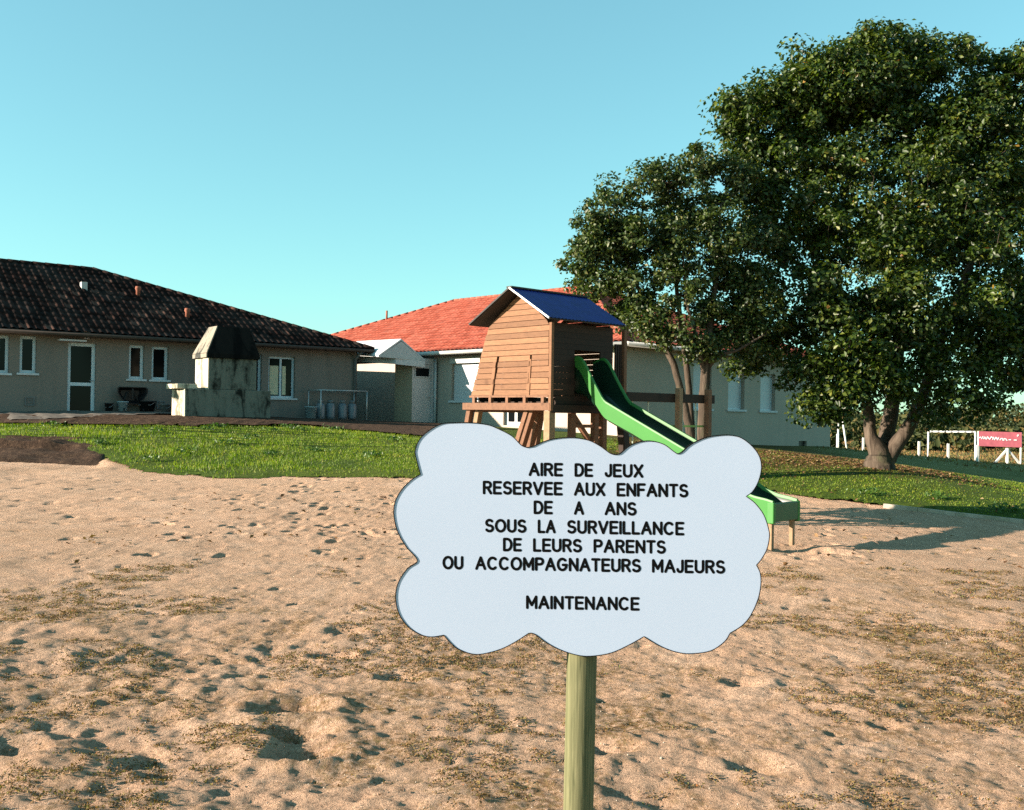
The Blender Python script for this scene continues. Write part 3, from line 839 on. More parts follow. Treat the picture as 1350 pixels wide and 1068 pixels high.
for bx_ in ((914, 478, 938, 539), (960, 487.5, 981.5, 540), (1002.5, 493, 1022, 541.5)):
    r = wr2.hole(wr2.rect(*bx_))
    mb = MB(); wr2.frame(mb, r, .05, -.20, -.15); wn = mb.build('window', M['frame_white'], hr)
    wr2.pane(r, -.17, wn, M['shutter'], 'roller_shutter')
    mb = MB(); wr2.box(mb, r[0] - .1, r[1] + .1, r[2] - .07, r[2] + .002, -.15, .05); mb.build('sill', M['sill'], wn)
rv = wr2.hole(wr2.rect(1053, 581.5, 1063.5, 589)); wr2.pane(rv, -.1, hr, M['black'], 'cellar_vent')
for w_ in (wr1, wr2): w_.d = .24
mb = MB(); wr1.mesh(mb); wr2.mesh(mb)
Q0, Q1 = K + E1 * L1_, K + E2 * L2_; Q2 = Q0 + E2 * L2_
wq(mb, Q1, Q2, 0, ZE + .05); wq(mb, Q2, Q0, 0, ZE + .05); mb.build('wall', M['wall_cream'], hr)
G = lambda s_, d_, z_: K + E1 * s_ + E2 * d_ + up * z_
O2 = .40
a0, a1, a2, a3 = G(-O2, -O2, ZE), G(L1_ + O2, -O2, ZE), G(L1_ + O2, L2_ + O2, ZE), G(-O2, L2_ + O2, ZE)
g0_, g1_ = G(7.1, L2_ / 2, ZRR), G(15.3, L2_ / 2, ZRR)
tile_slope('roof', [a1, a0, g0_, g1_], M['red_tile'], hr)
tile_slope('roof', [a0, a3, g0_], M['red_tile'], hr)
mb = MB(); mb.add([a2, a3, g0_, g1_], [(3, 2, 1, 0)]); mb.add([a1, a2, g1_], [(2, 1, 0)]); mb.build('rear_roof', M['red_tile'], hr)
mb = MB(); cap_row(mb, g1_, g0_); cap_row(mb, g0_, a0); cap_row(mb, g1_, a1); mb.build('ridge_tiles', M['red_tile'], hr, True)
mb = MB(); mb.prism([a0 - up * .03, a1 - up * .03, G(L1_ + O2, .02, ZE - .03), G(0, .02, ZE - .03)], (0, 0, -.05))
mb.prism([a0 - up * .03, a3 - up * .03, G(.02, L2_ + O2, ZE - .03), G(.02, .0, ZE - .03)], (0, 0, -.047))
mb.build('eave', M['fascia'], hr)
mb = MB(); mb.tube([a1 - E2 * .07 - up * .06, a0 - E2 * .07 - up * .06], .075, 8); mb.tube([a0 - E1 * .07 - up * .061, a3 - E1 * .07 - up * .061], .075, 8)
mb.build('gutter', M['fascia'], hr, True)
qv = hit(490, 433, a0, (g0_ - a0).cross(a1 - a0)); mb = MB(); qv = G(17.5, 4.4, 5.9); mb.tube([qv, qv + up * .45], .05, 6); mb.build('vent_pipe', M['vent_tc'], hr, True)

# link porch between the two houses
pd = [Vector((-2.8, 36.8, 0)), Vector((-3.62, 35.98, 0)), Vector((-4.33, 36.69, 0)), Vector((-3.51, 37.5, 0))]
po = thing('link_porch', 'small porch block with white pitched roof between the two houses', 'porch', (pd[1].x, pd[1].y, 1.2))
wp = Wall(pd[2], -E1, 1.0, .9, 3.62, .1); wd2 = Wall(pd[1], E2, 1.16, .9, 3.62, .1)
mb = MB(); wp.mesh(mb); mb.build('wall', M['wall_tan'], po)
dh = wd2.hole((.06, .90, 1.2, 3.42))
mb = MB(); wd2.mesh(mb); wq(mb, pd[2], pd[3], .9, 3.62); mb.build('side_wall', M['white'], po)
mb = MB(); wd2.box(mb, .07, .89, 1.22, 3.41, -.07, -.02); dd = mb.build('door', M['white'], po)
mb = MB(); wd2.frame(mb, (.12, .84, 2.92, 3.3), .04, -.02, .0); mb.build('window_frame', M['white'], dd)
wd2.pane((.15, .81, 2.95, 3.27), -.015, dd, M['glass'])
mb = MB(); mb.tube([wd2.P(.80, 2.2, -.02), wd2.P(.80, 2.2, .04), wd2.P(.70, 2.2, .04)], .014, 6); mb.build('handle', M['zinc'], dd)
mb = MB(); mb.tube([wd2.P(1.05, .95, .06), wd2.P(1.05, 3.6, .06)], .05, 8); mb.build('downpipe', M['white'], po, True)
A_, Lq, Rq = at(529, 450, 35.6), at(499, 470.5, 34.9), at(560, 476, 36.1)
Bk, Ek = at(470, 453, 37.6), at(468, 468.5, 36.6); Rk = Rq + (Bk - A_)
mb = MB()
mb.prism([A_ + Vector((0, 0, .03)), Lq, Ek, Bk + Vector((0, 0, .03))], (0, 0, .06)); mb.prism([A_ + Vector((0, 0, .03)), Bk + Vector((0, 0, .03)), Rk, Rq], (0, 0, .06))
mb.build('roof', M['white'], po)
mb = MB(); mb.add([A_, Lq, Rq], [(0, 1, 2)]); mb.build('gable', M['fascia'], po)
mb = MB(); f0, f1 = at(468, 473, 36.5), at(521, 476, 35.4); mb.bar(f0, f1, .05, .22); mb.bar(f1, Rq - up * .12, .05, .22); mb.build('fascia', M['white'], po)

# ------------------------------------------------------------------ wooden playhouse tower
PC = Vector((.52, 13.2, 0)); PA, PB = Vector((-.682, .731, 0)), Vector((.731, .682, 0))
PH = lambda s_, t_, z_: PC + PA * s_ + PB * t_ + up * z_
gz0 = z1(.5, 14.0)
ph = thing('playhouse_tower', 'raised wooden playhouse on stilts with a blue pitched roof', 'playhouse', (PC.x, PC.y, gz0))
ZB, ZEV, ZAP = 1.87, 2.86, 3.27
# gable of horizontal planks; its left edge leans outward
def left_s(z): return 1.24 + (1.60 - 1.24) * max(0, min(1, (2.84 - z) / (2.84 - ZB)))
def gable_planks(t_, out, slots):
    mb = MB(); hgt = .078; z = ZB; rnd = random.Random(4)
    while z < ZAP - .05:
        za, zb = z + .003, min(z + hgt - .004, ZAP - .02)
        def sp(q):
            l, r_ = left_s(q), 0.03
            if q > ZEV - .02:
                f_ = (q - (ZEV - .02)) / (ZAP - ZEV + .02); l = 1.24 + (.60 - 1.24) * f_; r_ = .03 + (.60 - .03) * f_
            return r_, l
        (r0_, l0), (r1_, l1) = sp(za), sp(zb)
        cuts = [(r0_, r1_), (l0, l1)]
        if slots and z < 2.36:
            seg = []; lastp = (r0_, r1_)
            for sx in (.36, 1.03):
                f = lambda q: sx + .10 * (sx / 1.0) * (2.36 - q) / .5
                seg.append((lastp, (f(za) - .012, f(zb) - .012))); lastp = (f(za) + .035, f(zb) + .035)
            seg.append((lastp, (l0, l1)))
        else: seg = [((r0_, r1_), (l0, l1))]
        for (p0, p1), (q0, q1) in seg:
            o = out + rnd.uniform(-.007, .007); th = .024
            mb.hexa([PH(p0, t_ - o, za), PH(q0, t_ - o, za), PH(q0, t_ - o + th, za), PH(p0, t_ - o + th, za),
                     PH(p1, t_ - o, zb), PH(q1, t_ - o, zb), PH(q1, t_ - o + th, zb), PH(p1, t_ - o + th, zb)])
        z += hgt
    return mb
gable_planks(0, .03, True).build('front_wall', M['plank'], ph)
mb = MB(); mb.prism([PH(.04, .062, ZB), PH(1.55, .062, ZB), PH(1.22, .062, 2.83), PH(.6, .062, 3.2), PH(.04, .062, 2.83)], PB * .006); mb.build('gap_backing', M['underside'], ph)  # dark sheet added behind the planks so no light shows through the gaps
gable_planks(1.22, .0, False).build('back_wall', M['plank'], ph)
for sx in (.40, 1.10):
    mb = MB(); mb.bar(PH(sx + .075 * sx, -.012, ZB - .02), PH(sx, -.012, 2.36), .06, .03, PB); mb.build('batten', M['plank'], ph)
def side_planks(s_, hole, name, mat, lean=0):
    mb = MB(); z = ZB; hgt = .078; rnd = random.Random(9)
    while z < 2.84:
        zb = min(z + hgt - .002, 2.84)
        segs = [(0.0, 1.22)]
        if hole and z + .06 > hole[2] and z + .06 < hole[3]: segs = [(0.0, hole[0]), (hole[1], 1.22)]
        for t0_, t1_ in segs:
            o = rnd.uniform(-.003, .003)
            sl0, sl1 = (s_, s_) if not lean else (left_s(z), left_s(zb))
            mb.hexa([PH(sl0 + o, t0_, z), PH(sl0 + o, t1_, z), PH(sl0 + o + .024, t1_, z), PH(sl0 + o + .024, t0_, z), PH(sl1 + o, t0_, zb), PH(sl1 + o, t1_, zb), PH(sl1 + o + .024, t1_, zb), PH(sl1 + o + .024, t0_, zb)])
        z += hgt
    return mb.build(name, mat, ph)
side_planks(.0, (.44, .96, 1.8, 2.52), 'door_wall', M['beam_dark'])  # boards darker than the front wall: this face's shade is in the colour
side_planks(1.24, (.30, 1.05, 2.2, 2.62), 'window_wall', M['plank'], True)
for i in range(6):
    mb = MB(); mb.bar(PH(1.30, .36 + i * .125, 2.16), PH(1.26, .36 + i * .125, 2.66), .03, .03); mb.build('baluster', M['beam'], ph)
# roof sheets
def roof_sheet(sa, za, sb, zb, name, mat, th):
    a_, b_ = PH(sa, -.22, za), PH(sb, -.22, zb); L = PB * 1.50
    n_ = (b_ - a_).cross(L).normalized(); n_ = n_ if n_.z > 0 else -n_
    mb = MB(); mb.box(a_, b_ - a_, L, n_ * th); return mb.build(name, mat, ph)
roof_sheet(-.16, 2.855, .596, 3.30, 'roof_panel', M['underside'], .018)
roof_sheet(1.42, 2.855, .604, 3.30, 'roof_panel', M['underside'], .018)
up_n = Vector((0, 0, .021))
for sa, sb in ((-.17, .596), (1.43, .604)):
    a_, b_ = PH(sa, -.21, 2.85) + up_n, PH(sb, -.21, 3.302) + up_n; L = PB * 1.51
    mb = MB(); ns, m_ = 96, 2; n_ = (b_ - a_).cross(L).normalized(); n_ = n_ if n_.z > 0 else -n_
    vs = [a_ + (b_ - a_) * j + L * (i / ns) + n_ * (.008 + .006 * math.sin(i / ns * 22 * 2 * math.pi)) for j in (0, 1) for i in range(ns + 1)]
    mb.add(vs, [(i, i + 1, ns + 2 + i, ns + 1 + i) for i in range(ns)]); mb.build('roof_sheet', M['blue'], ph, True)
mb = MB(); mb.bar(PH(.60, -.24, 3.335), PH(.60, 1.31, 3.335), .10, .022); mb.build('ridge_cap', M['underside'], ph)
for sa, nm in ((-.17, 0), (1.43, 1)):
    mb = MB(); mb.bar(PH(sa, -.232, 2.872), PH(.60, -.232, 3.325), .018, .022); mb.build('barge_board', M['galv'] if nm == 0 else M['underside'], ph)
# corner posts, rims, deck, legs
def post(s_, t_, z0_, z1_, w_=.085, mat='beam', s2=None, t2=None, name='leg'):
    mb = MB(); mb.bar(PH(s_, t_, z0_), PH(s_ if s2 is None else s2, t_ if t2 is None else t2, z1_), w_, w_, PA); return mb.build(name, M[mat], ph, bevel=.006)
post(-.05, -.06, 1.66, 2.83, .05, 'plank', name='corner_post'); post(-.03, 1.43, 1.60, 2.83, .06, 'beam', name='corner_post')
post(.0, -.03, gz0 - .1, 1.66, .11, 'pale_beam'); post(.14, .10, gz0 - .1, 1.66, .09, 'beam')
post(.0, .40, gz0 - .1, 1.64, .085); post(.0, .86, gz0 - .1, 1.64, .085); post(.0, 1.03, gz0 - .1, 1.64, .085)
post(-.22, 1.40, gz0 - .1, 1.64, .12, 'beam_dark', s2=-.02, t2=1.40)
mb = MB(); mb.bar(PH(.95, .03, .55), PH(.48, .03, 1.66), .07, .07); mb.build('brace', M['beam'], ph)
mb = MB(); mb.bar(PH(.04, .45, 1.62), PH(.04, 1.0, 1.05), .06, .06); mb.build('brace', M['beam'], ph)
post(2.02, .0, gz0 - .1, 1.72, .085, 'beam', s2=1.63, t2=0); post(1.9, .06, gz0 - .1, 1.66, .085, 'pale_beam', s2=1.52, t2=.06)
post(1.75, .9, gz0 - .1, 1.70, .085, 'beam', s2=1.1, t2=.9); post(1.95, 1.4, gz0 - .1, 1.66, .085, 'beam', s2=1.60, t2=1.4); post(1.1, .06, gz0 - .1, 1.68, .085, 'beam', s2=.40, t2=.06)
mb = MB(); mb.bar(PH(-.06, -.065, 1.715), PH(1.72, -.065, 1.715), .05, .10); mb.build('rim_beam', M['beam'], ph, bevel=.005)
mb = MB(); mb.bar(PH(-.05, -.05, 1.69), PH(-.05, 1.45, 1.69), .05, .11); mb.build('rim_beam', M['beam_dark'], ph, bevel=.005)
mb = MB(); mb.bar(PH(1.62, -.0, 1.69), PH(1.62, 1.45, 1.69), .05, .11); mb.build('rim_beam', M['beam'], ph)
mb = MB(); mb.bar(PH(-.0, -.05, 1.855), PH(1.60, -.05, 1.855), .03, .028); mb.build('rail', M['beam'], ph)
for s_ in (.1, .45, .80, 1.15, 1.5):
    mb = MB(); mb.bar(PH(s_, -.045, 1.76), PH(s_, -.045, 1.86), .05, .05); mb.build('spacer', M['beam'], ph)
mb = MB()
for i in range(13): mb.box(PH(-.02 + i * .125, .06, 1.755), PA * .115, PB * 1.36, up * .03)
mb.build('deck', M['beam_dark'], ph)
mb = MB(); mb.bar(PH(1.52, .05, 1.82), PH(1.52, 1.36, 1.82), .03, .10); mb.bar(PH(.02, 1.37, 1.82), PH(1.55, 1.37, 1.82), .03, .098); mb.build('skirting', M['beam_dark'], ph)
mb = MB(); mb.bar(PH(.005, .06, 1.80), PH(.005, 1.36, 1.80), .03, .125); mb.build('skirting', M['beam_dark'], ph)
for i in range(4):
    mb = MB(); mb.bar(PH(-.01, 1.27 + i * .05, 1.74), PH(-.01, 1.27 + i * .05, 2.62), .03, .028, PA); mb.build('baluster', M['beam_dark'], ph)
# steps between the inner legs
for i in range(5):
    mb = MB(); mb.bar(PH(.0, .40, .42 + i * .26), PH(.0, .86, .42 + i * .26), .05, .045); mb.build('rung', M['beam'], ph)

# slide, bolted in the door of the playhouse and running to the sand
SO = Vector((1.04, 13.69, 0)); SD, SB = Vector((.682, -.731, 0)), Vector((.731, .682, 0))
sld = thing('slide', 'green plastic wave slide running from the playhouse to the sand', 'slide', tuple(SO + SD * 3.1 + up * z1(3.15, 11.4)))
KP = [(-.12, 1.92, 2.36, 2.30), (.06, 1.91, 2.42, 2.24), (.16, 1.86, 2.35, 2.11), (.34, 1.72, 2.07, 1.80), (.53, 1.55, 1.81, 1.58), (1.0, 1.35, 1.60, 1.39), (1.43, 1.16, 1.41, 1.20), (1.95, .92, 1.18, .97), (2.4, .68, .93, .71), (2.66, .53, .77, .55), (2.85, .48, .71, .46), (3.04, .465, .685, .44), (3.10, .45, .665, .43)]
kl = np.array(KP); ss = np.linspace(kl[0, 0], kl[-1, 0], 90)
def smooth_interp(x, xp, fp):
    yv = np.interp(x, xp, fp); ker = np.ones(3) / 3; p = np.pad(yv, 1, mode='edge'); return np.convolve(p, ker, 'valid')
zs_ = smooth_interp(ss, kl[:, 0], kl[:, 3])
zb_, zt_ = smooth_interp(ss, kl[:, 0], kl[:, 1]), smooth_interp(ss, kl[:, 0], kl[:, 2])
SP = lambda l, v_, z_: SO + SD * l + SB * v_ + up * z_
HW = .26
for sg in (-1, 1):                                  # side walls with a rolled rim
    mb = MB(); vs = []
    for l, b_, t_ in zip(ss, zs_ + .06, zt_):
        vs += [SP(l, sg * HW, b_ - .06), SP(l, sg * (HW + .015), t_ - .02), SP(l, sg * (HW + .01), t_), SP(l, sg * (HW - .02), t_), SP(l, sg * (HW - .028), t_ - .03), SP(l, sg * (HW - .03), b_ - .055)]
    fs = [(i * 6 + j, i * 6 + (j + 1) % 6, (i + 1) * 6 + (j + 1) % 6, (i + 1) * 6 + j) for i in range(len(ss) - 1) for j in range(6)]
    if sg > 0: fs = [q[::-1] for q in fs]
    fs += [(0, 1, 2, 3, 4, 5), tuple((len(ss) - 1) * 6 + j for j in range(6))]
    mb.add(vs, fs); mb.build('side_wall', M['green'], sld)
mb = MB(); vs = []
for l, b_, t_ in zip(ss, zb_, zt_):
    h_ = t_ - .035
    for q, z_ in ((-1, h_), (-.985, b_ + .05), (-.85, b_ + .012), (-.4, b_), (0, b_ - .003), (.4, b_), (.85, b_ + .012), (.985, b_ + .05), (1, h_)): vs.append(SP(l, q * (HW - .032), z_))
fs = [(i * 9 + j, i * 9 + j + 1, (i + 1) * 9 + j + 1, (i + 1) * 9 + j) for i in range(len(ss) - 1) for j in range(8)]
nb = len(vs); vs += [v_ - up * .02 for v_ in vs]; fs += [tuple(nb + q for q in f_[::-1]) for f_ in fs]
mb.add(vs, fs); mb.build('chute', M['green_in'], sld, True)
mb = MB(); mb.box(SP(3.08, -HW - .01, .43), SD * .035, SB * (2 * HW + .02), up * .215); mb.build('end_plate', M['green_dark'], sld, bevel=.01)
for sg in (-1, 1):
    mb = MB(); mb.box(SP(3.03, sg * HW - .022, .41), SD * .09, SB * .05, up * .24); mb.build('end_cheek', M['green'], sld, bevel=.01)
    mb = MB(); q = SP(3.05, sg * (HW - .04), 0); mb.bar(q + up * (z1(q.x, q.y) - .12), q + up * .44, .05, .05, SD); mb.build('leg', M['pale_beam'], sld, bevel=.004)

# swing frame beyond the slide
s0, s1 = PH(-.03, 1.46, 1.885), PH(-.03, 1.46, 1.885) + PB * 2.10
sw = thing('swing_set', 'dark wooden swing beam between playhouse and tree trunks', 'swing set', (s1.x, s1.y, z1(s1.x, s1.y)))
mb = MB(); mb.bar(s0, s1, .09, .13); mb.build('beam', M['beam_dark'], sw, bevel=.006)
for kf, mt in ((1.13, 'pale_beam'), (1.86, 'beam')):
    q = s0 + PB * kf + SD * .0
    mb = MB(); mb.bar(Vector((q.x, q.y, z1(q.x, q.y) - .1)) - PA * .09, q + up * .15 - PA * .09, .085, .085, PA); mb.build('post', M[mt], sw, bevel=.005)
q = s0 + PB * 1.5
mb = MB(); mb.bar(s0 + PB * 1.05 - up * .42, s0 + PB * 1.9 - up * .42, .03, .03); mb.build('rail', M['rope_green'], sw)
def swing(k0_, k1_, label):
    a_, b_ = s0 + PB * k0_ - up * .06, s0 + PB * k1_ - up * .06
    zs = z1(a_.x, a_.y) + .42
    t = thing('swing', label, 'swing', ((a_.x + b_.x) / 2, (a_.y + b_.y) / 2, zs), 'swings on the beam')
    for p in (a_, b_):
        mb = MB(); mb.tube([p, Vector((p.x, p.y, zs + .02)) + SD * .03], .011, 5); mb.build('rope', M['rope'], t)
    mb = MB(); mid = (a_ + b_) / 2; mb.bar(Vector((a_.x, a_.y, zs)) + SD * .03 - PB * .03, Vector((b_.x, b_.y, zs)) + SD * .03 + PB * .03, .16, .03); mb.build('seat', M['seat'], t, bevel=.005)
swing(.16, .52, 'rope swing nearest the playhouse, half hidden by the slide')
swing(1.33, 1.66, 'rope swing between the two upright wooden posts')

# ------------------------------------------------------------------ cloud-shaped notice board
YS = 2.6
ib = thing('notice_sign', 'pale cloud shaped notice board on a round wooden post', 'sign', (at(768, 866, YS).x, YS, 0))
cl = [(115, 222), (100, 165), (97, 140), (110, 105), (140, 75), (185, 50), (230, 45), (290, 45), (345, 52), (390, 70), (430, 92), (460, 122), (480, 130), (500, 127), (545, 107), (590, 98), (640, 96), (690, 105), (730, 125), (765, 150), (785, 154), (800, 150), (830, 125), (870, 110), (910, 108), (950, 120), (980, 142), (995, 152), (1010, 146), (1040, 120), (1090, 97), (1140, 88), (1180, 88), (1215, 98), (1250, 125), (1275, 160), (1282, 200), (1272, 245), (1252, 280), (1230, 297), (1260, 320), (1290, 360), (1307, 410), (1309, 440), (1300, 480), (1280, 515), (1265, 532), (1278, 560), (1280, 600), (1270, 650), (1245, 705), (1215, 740), (1175, 765), (1155, 795), (1110, 825), (1050, 835), (1000, 832), (940, 812), (880, 777), (830, 805), (770, 832), (710, 843), (660, 842), (600, 825), (550, 800), (505, 768), (485, 766), (440, 795), (390, 820), (330, 836), (290, 836), (245, 820), (220, 800), (195, 772), (150, 778), (110, 768), (70, 740), (40, 695), (30, 640), (40, 590), (70, 545), (105, 517), (70, 475), (40, 425), (25, 370), (27, 320), (50, 275), (85, 240)]
ZS = 2.5962
def brd(zx, zy, o=0.0): p = at(510 + zx / ZS, 540 + zy / ZS, YS); return p - Vector((0, o, 0))
cusp = {0, 12, 13, 20, 27, 39, 46, 52, 58, 66, 73, 82}
pts = []
nC = len(cl)
for i in range(nC):
    p0, p1, p2, p3 = (np.array(cl[(i + j) % nC], float) for j in (-1, 0, 1, 2))
    if i in cusp: p0 = p1
    if (i + 1) % nC in cusp: p3 = p2
    for t in (0, .25, .5, .75):
        pts.append(.5 * ((2 * p1) + (-p0 + p2) * t + (2 * p0 - 5 * p1 + 4 * p2 - p3) * t * t + (-p0 + 3 * p1 - 3 * p2 + p3) * t ** 3))
mb = MB(); mb.prism([brd(*p) for p in pts], (0, .009, 0))
bo = mb.build('board', M['board'], ib)
mb = MB(); nP = len(pts); vs = []; arr = np.array(pts)
tan = np.roll(arr, -1, 0) - np.roll(arr, 1, 0); tan /= np.linalg.norm(tan, axis=1)[:, None]; nr_ = np.stack([-tan[:, 1], tan[:, 0]], -1)
for p, q in zip(arr, nr_):
    vs += [brd(*(p - q * .2), -.0095), brd(*(p - q * 1.3), -.0095), brd(*(p - q * 1.3), .0015), brd(*(p + q * 1.3), .0015), brd(*(p + q * 1.3), -.001)]
fs = []
for i in range(nP):
    j = (i + 1) % nP
    for k_ in range(4): fs.append((i * 5 + k_, i * 5 + k_ + 1, j * 5 + k_ + 1, j * 5 + k_))
mb.add(vs, fs); mb.build('edging', M['ink'], bo)
# lettering: rounded engraved strokes
def arc(cx, cy, rx, ry, a0_, a1_, n=14):
    return [(cx + rx * math.cos(R(a0_ + (a1_ - a0_) * i / n)), cy + ry * math.sin(R(a0_ + (a1_ - a0_) * i / n))) for i in range(n + 1)]
GL = {
 'A': (.74, [[(0, 0), (.37, 1), (.74, 0)], [(.14, .34), (.60, .34)]]),
 'C': (.74, [arc(.38, .5, .38, .5, 48, 312, 22)]),
 'D': (.66, [[(0, 0), (0, 1), (.26, 1)] + arc(.26, .5, .40, .5, 90, -90, 18) + [(0, 0)]]),
 'E': (.56, [[(.56, 1), (0, 1), (0, 0), (.56, 0)], [(0, .52), (.50, .52)]]),
 'F': (.54, [[(.54, 1), (0, 1), (0, 0)], [(0, .52), (.46, .52)]]),
 'G': (.76, [arc(.38, .5, .38, .5, 48, 330, 22) + [(.76, .46), (.44, .46)]]),
 'I': (.0, [[(0, 0), (0, 1)]]),
 'J': (.42, [[(.42, 1), (.42, .26)] + arc(.21, .24, .21, .24, 0, -180, 12)]),
 'L': (.50, [[(0, 1), (0, 0), (.50, 0)]]),
 'M': (.76, [[(0, 0), (0, 1), (.38, .25), (.76, 1), (.76, 0)]]),
 'N': (.64, [[(0, 0), (0, 1), (.64, 0), (.64, 1)]]),
 'O': (.80, [arc(.40, .5, .40, .5, 90, 450, 28)]),
 'P': (.58, [[(0, 0), (0, 1), (.32, 1)] + arc(.32, .74, .26, .26, 90, -90, 12) + [(0, .48)]]),
 'R': (.60, [[(0, 0), (0, 1), (.32, 1)] + arc(.32, .75, .26, .25, 90, -90, 12) + [(0, .50)], [(.30, .50), (.60, 0)]]),
 'S': (.60, [arc(.30, .755, .27, .245, 35, 270, 16)[0:] + arc(.30, .255, .30, .255, 90, -150, 16)[1:]]),
 'T': (.60, [[(0, 1), (.60, 1)], [(.30, 1), (.30, 0)]]),
 'U': (.62, [[(0, 1), (0, .30)] + arc(.31, .30, .31, .30, 180, 360, 14) + [(.62, 1)]]),
 'V': (.70, [[(0, 1), (.35, 0), (.70, 1)]]),
 'X': (.64, [[(0, 0), (.64, 1)], [(0, 1), (.64, 0)]]),
}
CAP, SW = 38.0, 9.3                                 # cap height and stroke width in the sign's own units
def stroke(mb, pl, wd, o):
    pl = [np.array(p, float) for p in pl]
    for a_, b_ in zip(pl, pl[1:]):
        d = b_ - a_; L = np.hypot(*d)
        if L < 1e-6: continue
        d /= L; base = math.atan2(d[1], d[0]); out = []
        for i in range(7): an = base + math.pi / 2 + math.pi * i / 6; out.append(a_ + wd / 2 * np.array((math.cos(an), math.sin(an))))
        for i in range(7): an = base - math.pi / 2 + math.pi * i / 6; out.append(b_ + wd / 2 * np.array((math.cos(an), math.sin(an))))
        o[0] += .0000006
        vs = [brd(p[0], p[1], .0004 + o[0]) for p in out]
        mb.add(vs, [tuple(range(len(vs)))[::-1]])
def text_line(words, yb):
    for wd_t, x0, x1 in words:
        mb = MB(); o = [0.0]
        x0, x1 = x0 + SW / 2, x1 - SW / 2
        ws = [GL[c][0] for c in wd_t]; n_ = len(wd_t)
        gap0 = .30
        tot = sum(ws) + gap0 * (n_ - 1)
        hs = min((x1 - x0) / tot, CAP * 1.12) if n_ > 1 else (x1 - x0) / max(ws[0], .1)
        gap = ((x1 - x0) / hs - sum(ws)) / max(1, n_ - 1)
        x = x0
        for c, w_ in zip(wd_t, ws):
            for pl in GL[c][1]:
                stroke(mb, [(x + px * hs, yb + .016 * (x + px * hs - 680) - SW / 2 + 3 - py * CAP) for px, py in pl], SW, o)
            x += (w_ + gap) * hs
        mb.build('lettering', M['ink'], bo)
text_line([('AIRE', 485, 603), ('DE', 642, 706), ('JEUX', 745, 878)], 228)
text_line([('RESERVEE', 328, 602), ('AUX', 640, 748), ('ENFANTS', 786, 1032)], 293)
text_line([('DE', 502, 568), ('A', 640, 675), ('ANS', 745, 855)], 358)
text_line([('SOUS', 335, 478), ('LA', 516, 578), ('SURVEILLANCE', 616, 1018)], 423)
text_line([('DE', 397, 462), ('LEURS', 500, 668), ('PARENTS', 707, 955)], 487)
text_line([('OU', 190, 262), ('ACCOMPAGNATEURS', 302, 870), ('MAJEURS', 907, 1158)], 552)
text_line([('MAINTENANCE', 476, 865)], 683)
pt_ = at(769, 866, YS); pbm = at(765, 1040, YS); dirp = (pt_ - pbm).normalized()
pa = pbm + dirp * ((-.35 - pbm.z) / dirp.z); pe = pbm + dirp * ((1.47 - pbm.z) / dirp.z)
off = Vector((0, .009 + .041, 0))
mb = MB(); mb.tube([pa + off, pa.lerp(pe, .5) + off, pe + off - up * .02, pe + off], [.040, .040, .040, .034], 28); mb.build('post', M['pine'], ib, True)

# ------------------------------------------------------------------ kerb strip at the right edge of the sand
kq = [(1165, 668.5), (1210, 674), (1260, 680), (1310, 685.5), (1349, 690), (1400, 695), (1500, 704)]
kp_ = [ghit(*q) for q in kq]; mb = MB()
for a_, b_ in zip(kp_, kp_[1:]): mb.bar(a_ + up * .01, b_ + up * .01, .07, .10)
tag(mb.build('kerb_strip', M['kerb'], bevel=.006), kind='structure')

# ------------------------------------------------------------------ trees
def leaf_mesh(name, cen, nrm, size, mat, parent=None, fold=.25, aspect=.62):
    n = len(cen)
    t = RNG.normal(size=(n, 3)); t -= (t * nrm).sum(1)[:, None] * nrm; t /= np.linalg.norm(t, axis=1)[:, None] + 1e-9
    b = np.cross(nrm, t); s = size[:, None]
    p0, p2 = cen - t * s * .5, cen + t * s * .5 - nrm * s * .12
    p1, p3 = cen + b * s * aspect * .5 + nrm * s * fold * .4 + t * s * .08, cen - b * s * aspect * .5 + nrm * s * fold * .4 + t * s * .08
    V = np.stack([p0, p1, p2, p3], 1).reshape(-1, 3)
    i = np.arange(n) * 4
    Fq = np.concatenate([np.stack([i, i + 1, i + 2], -1), np.stack([i, i + 2, i + 3], -1)])
    return link(name, np_mesh(name, V, Fq, mat), parent)

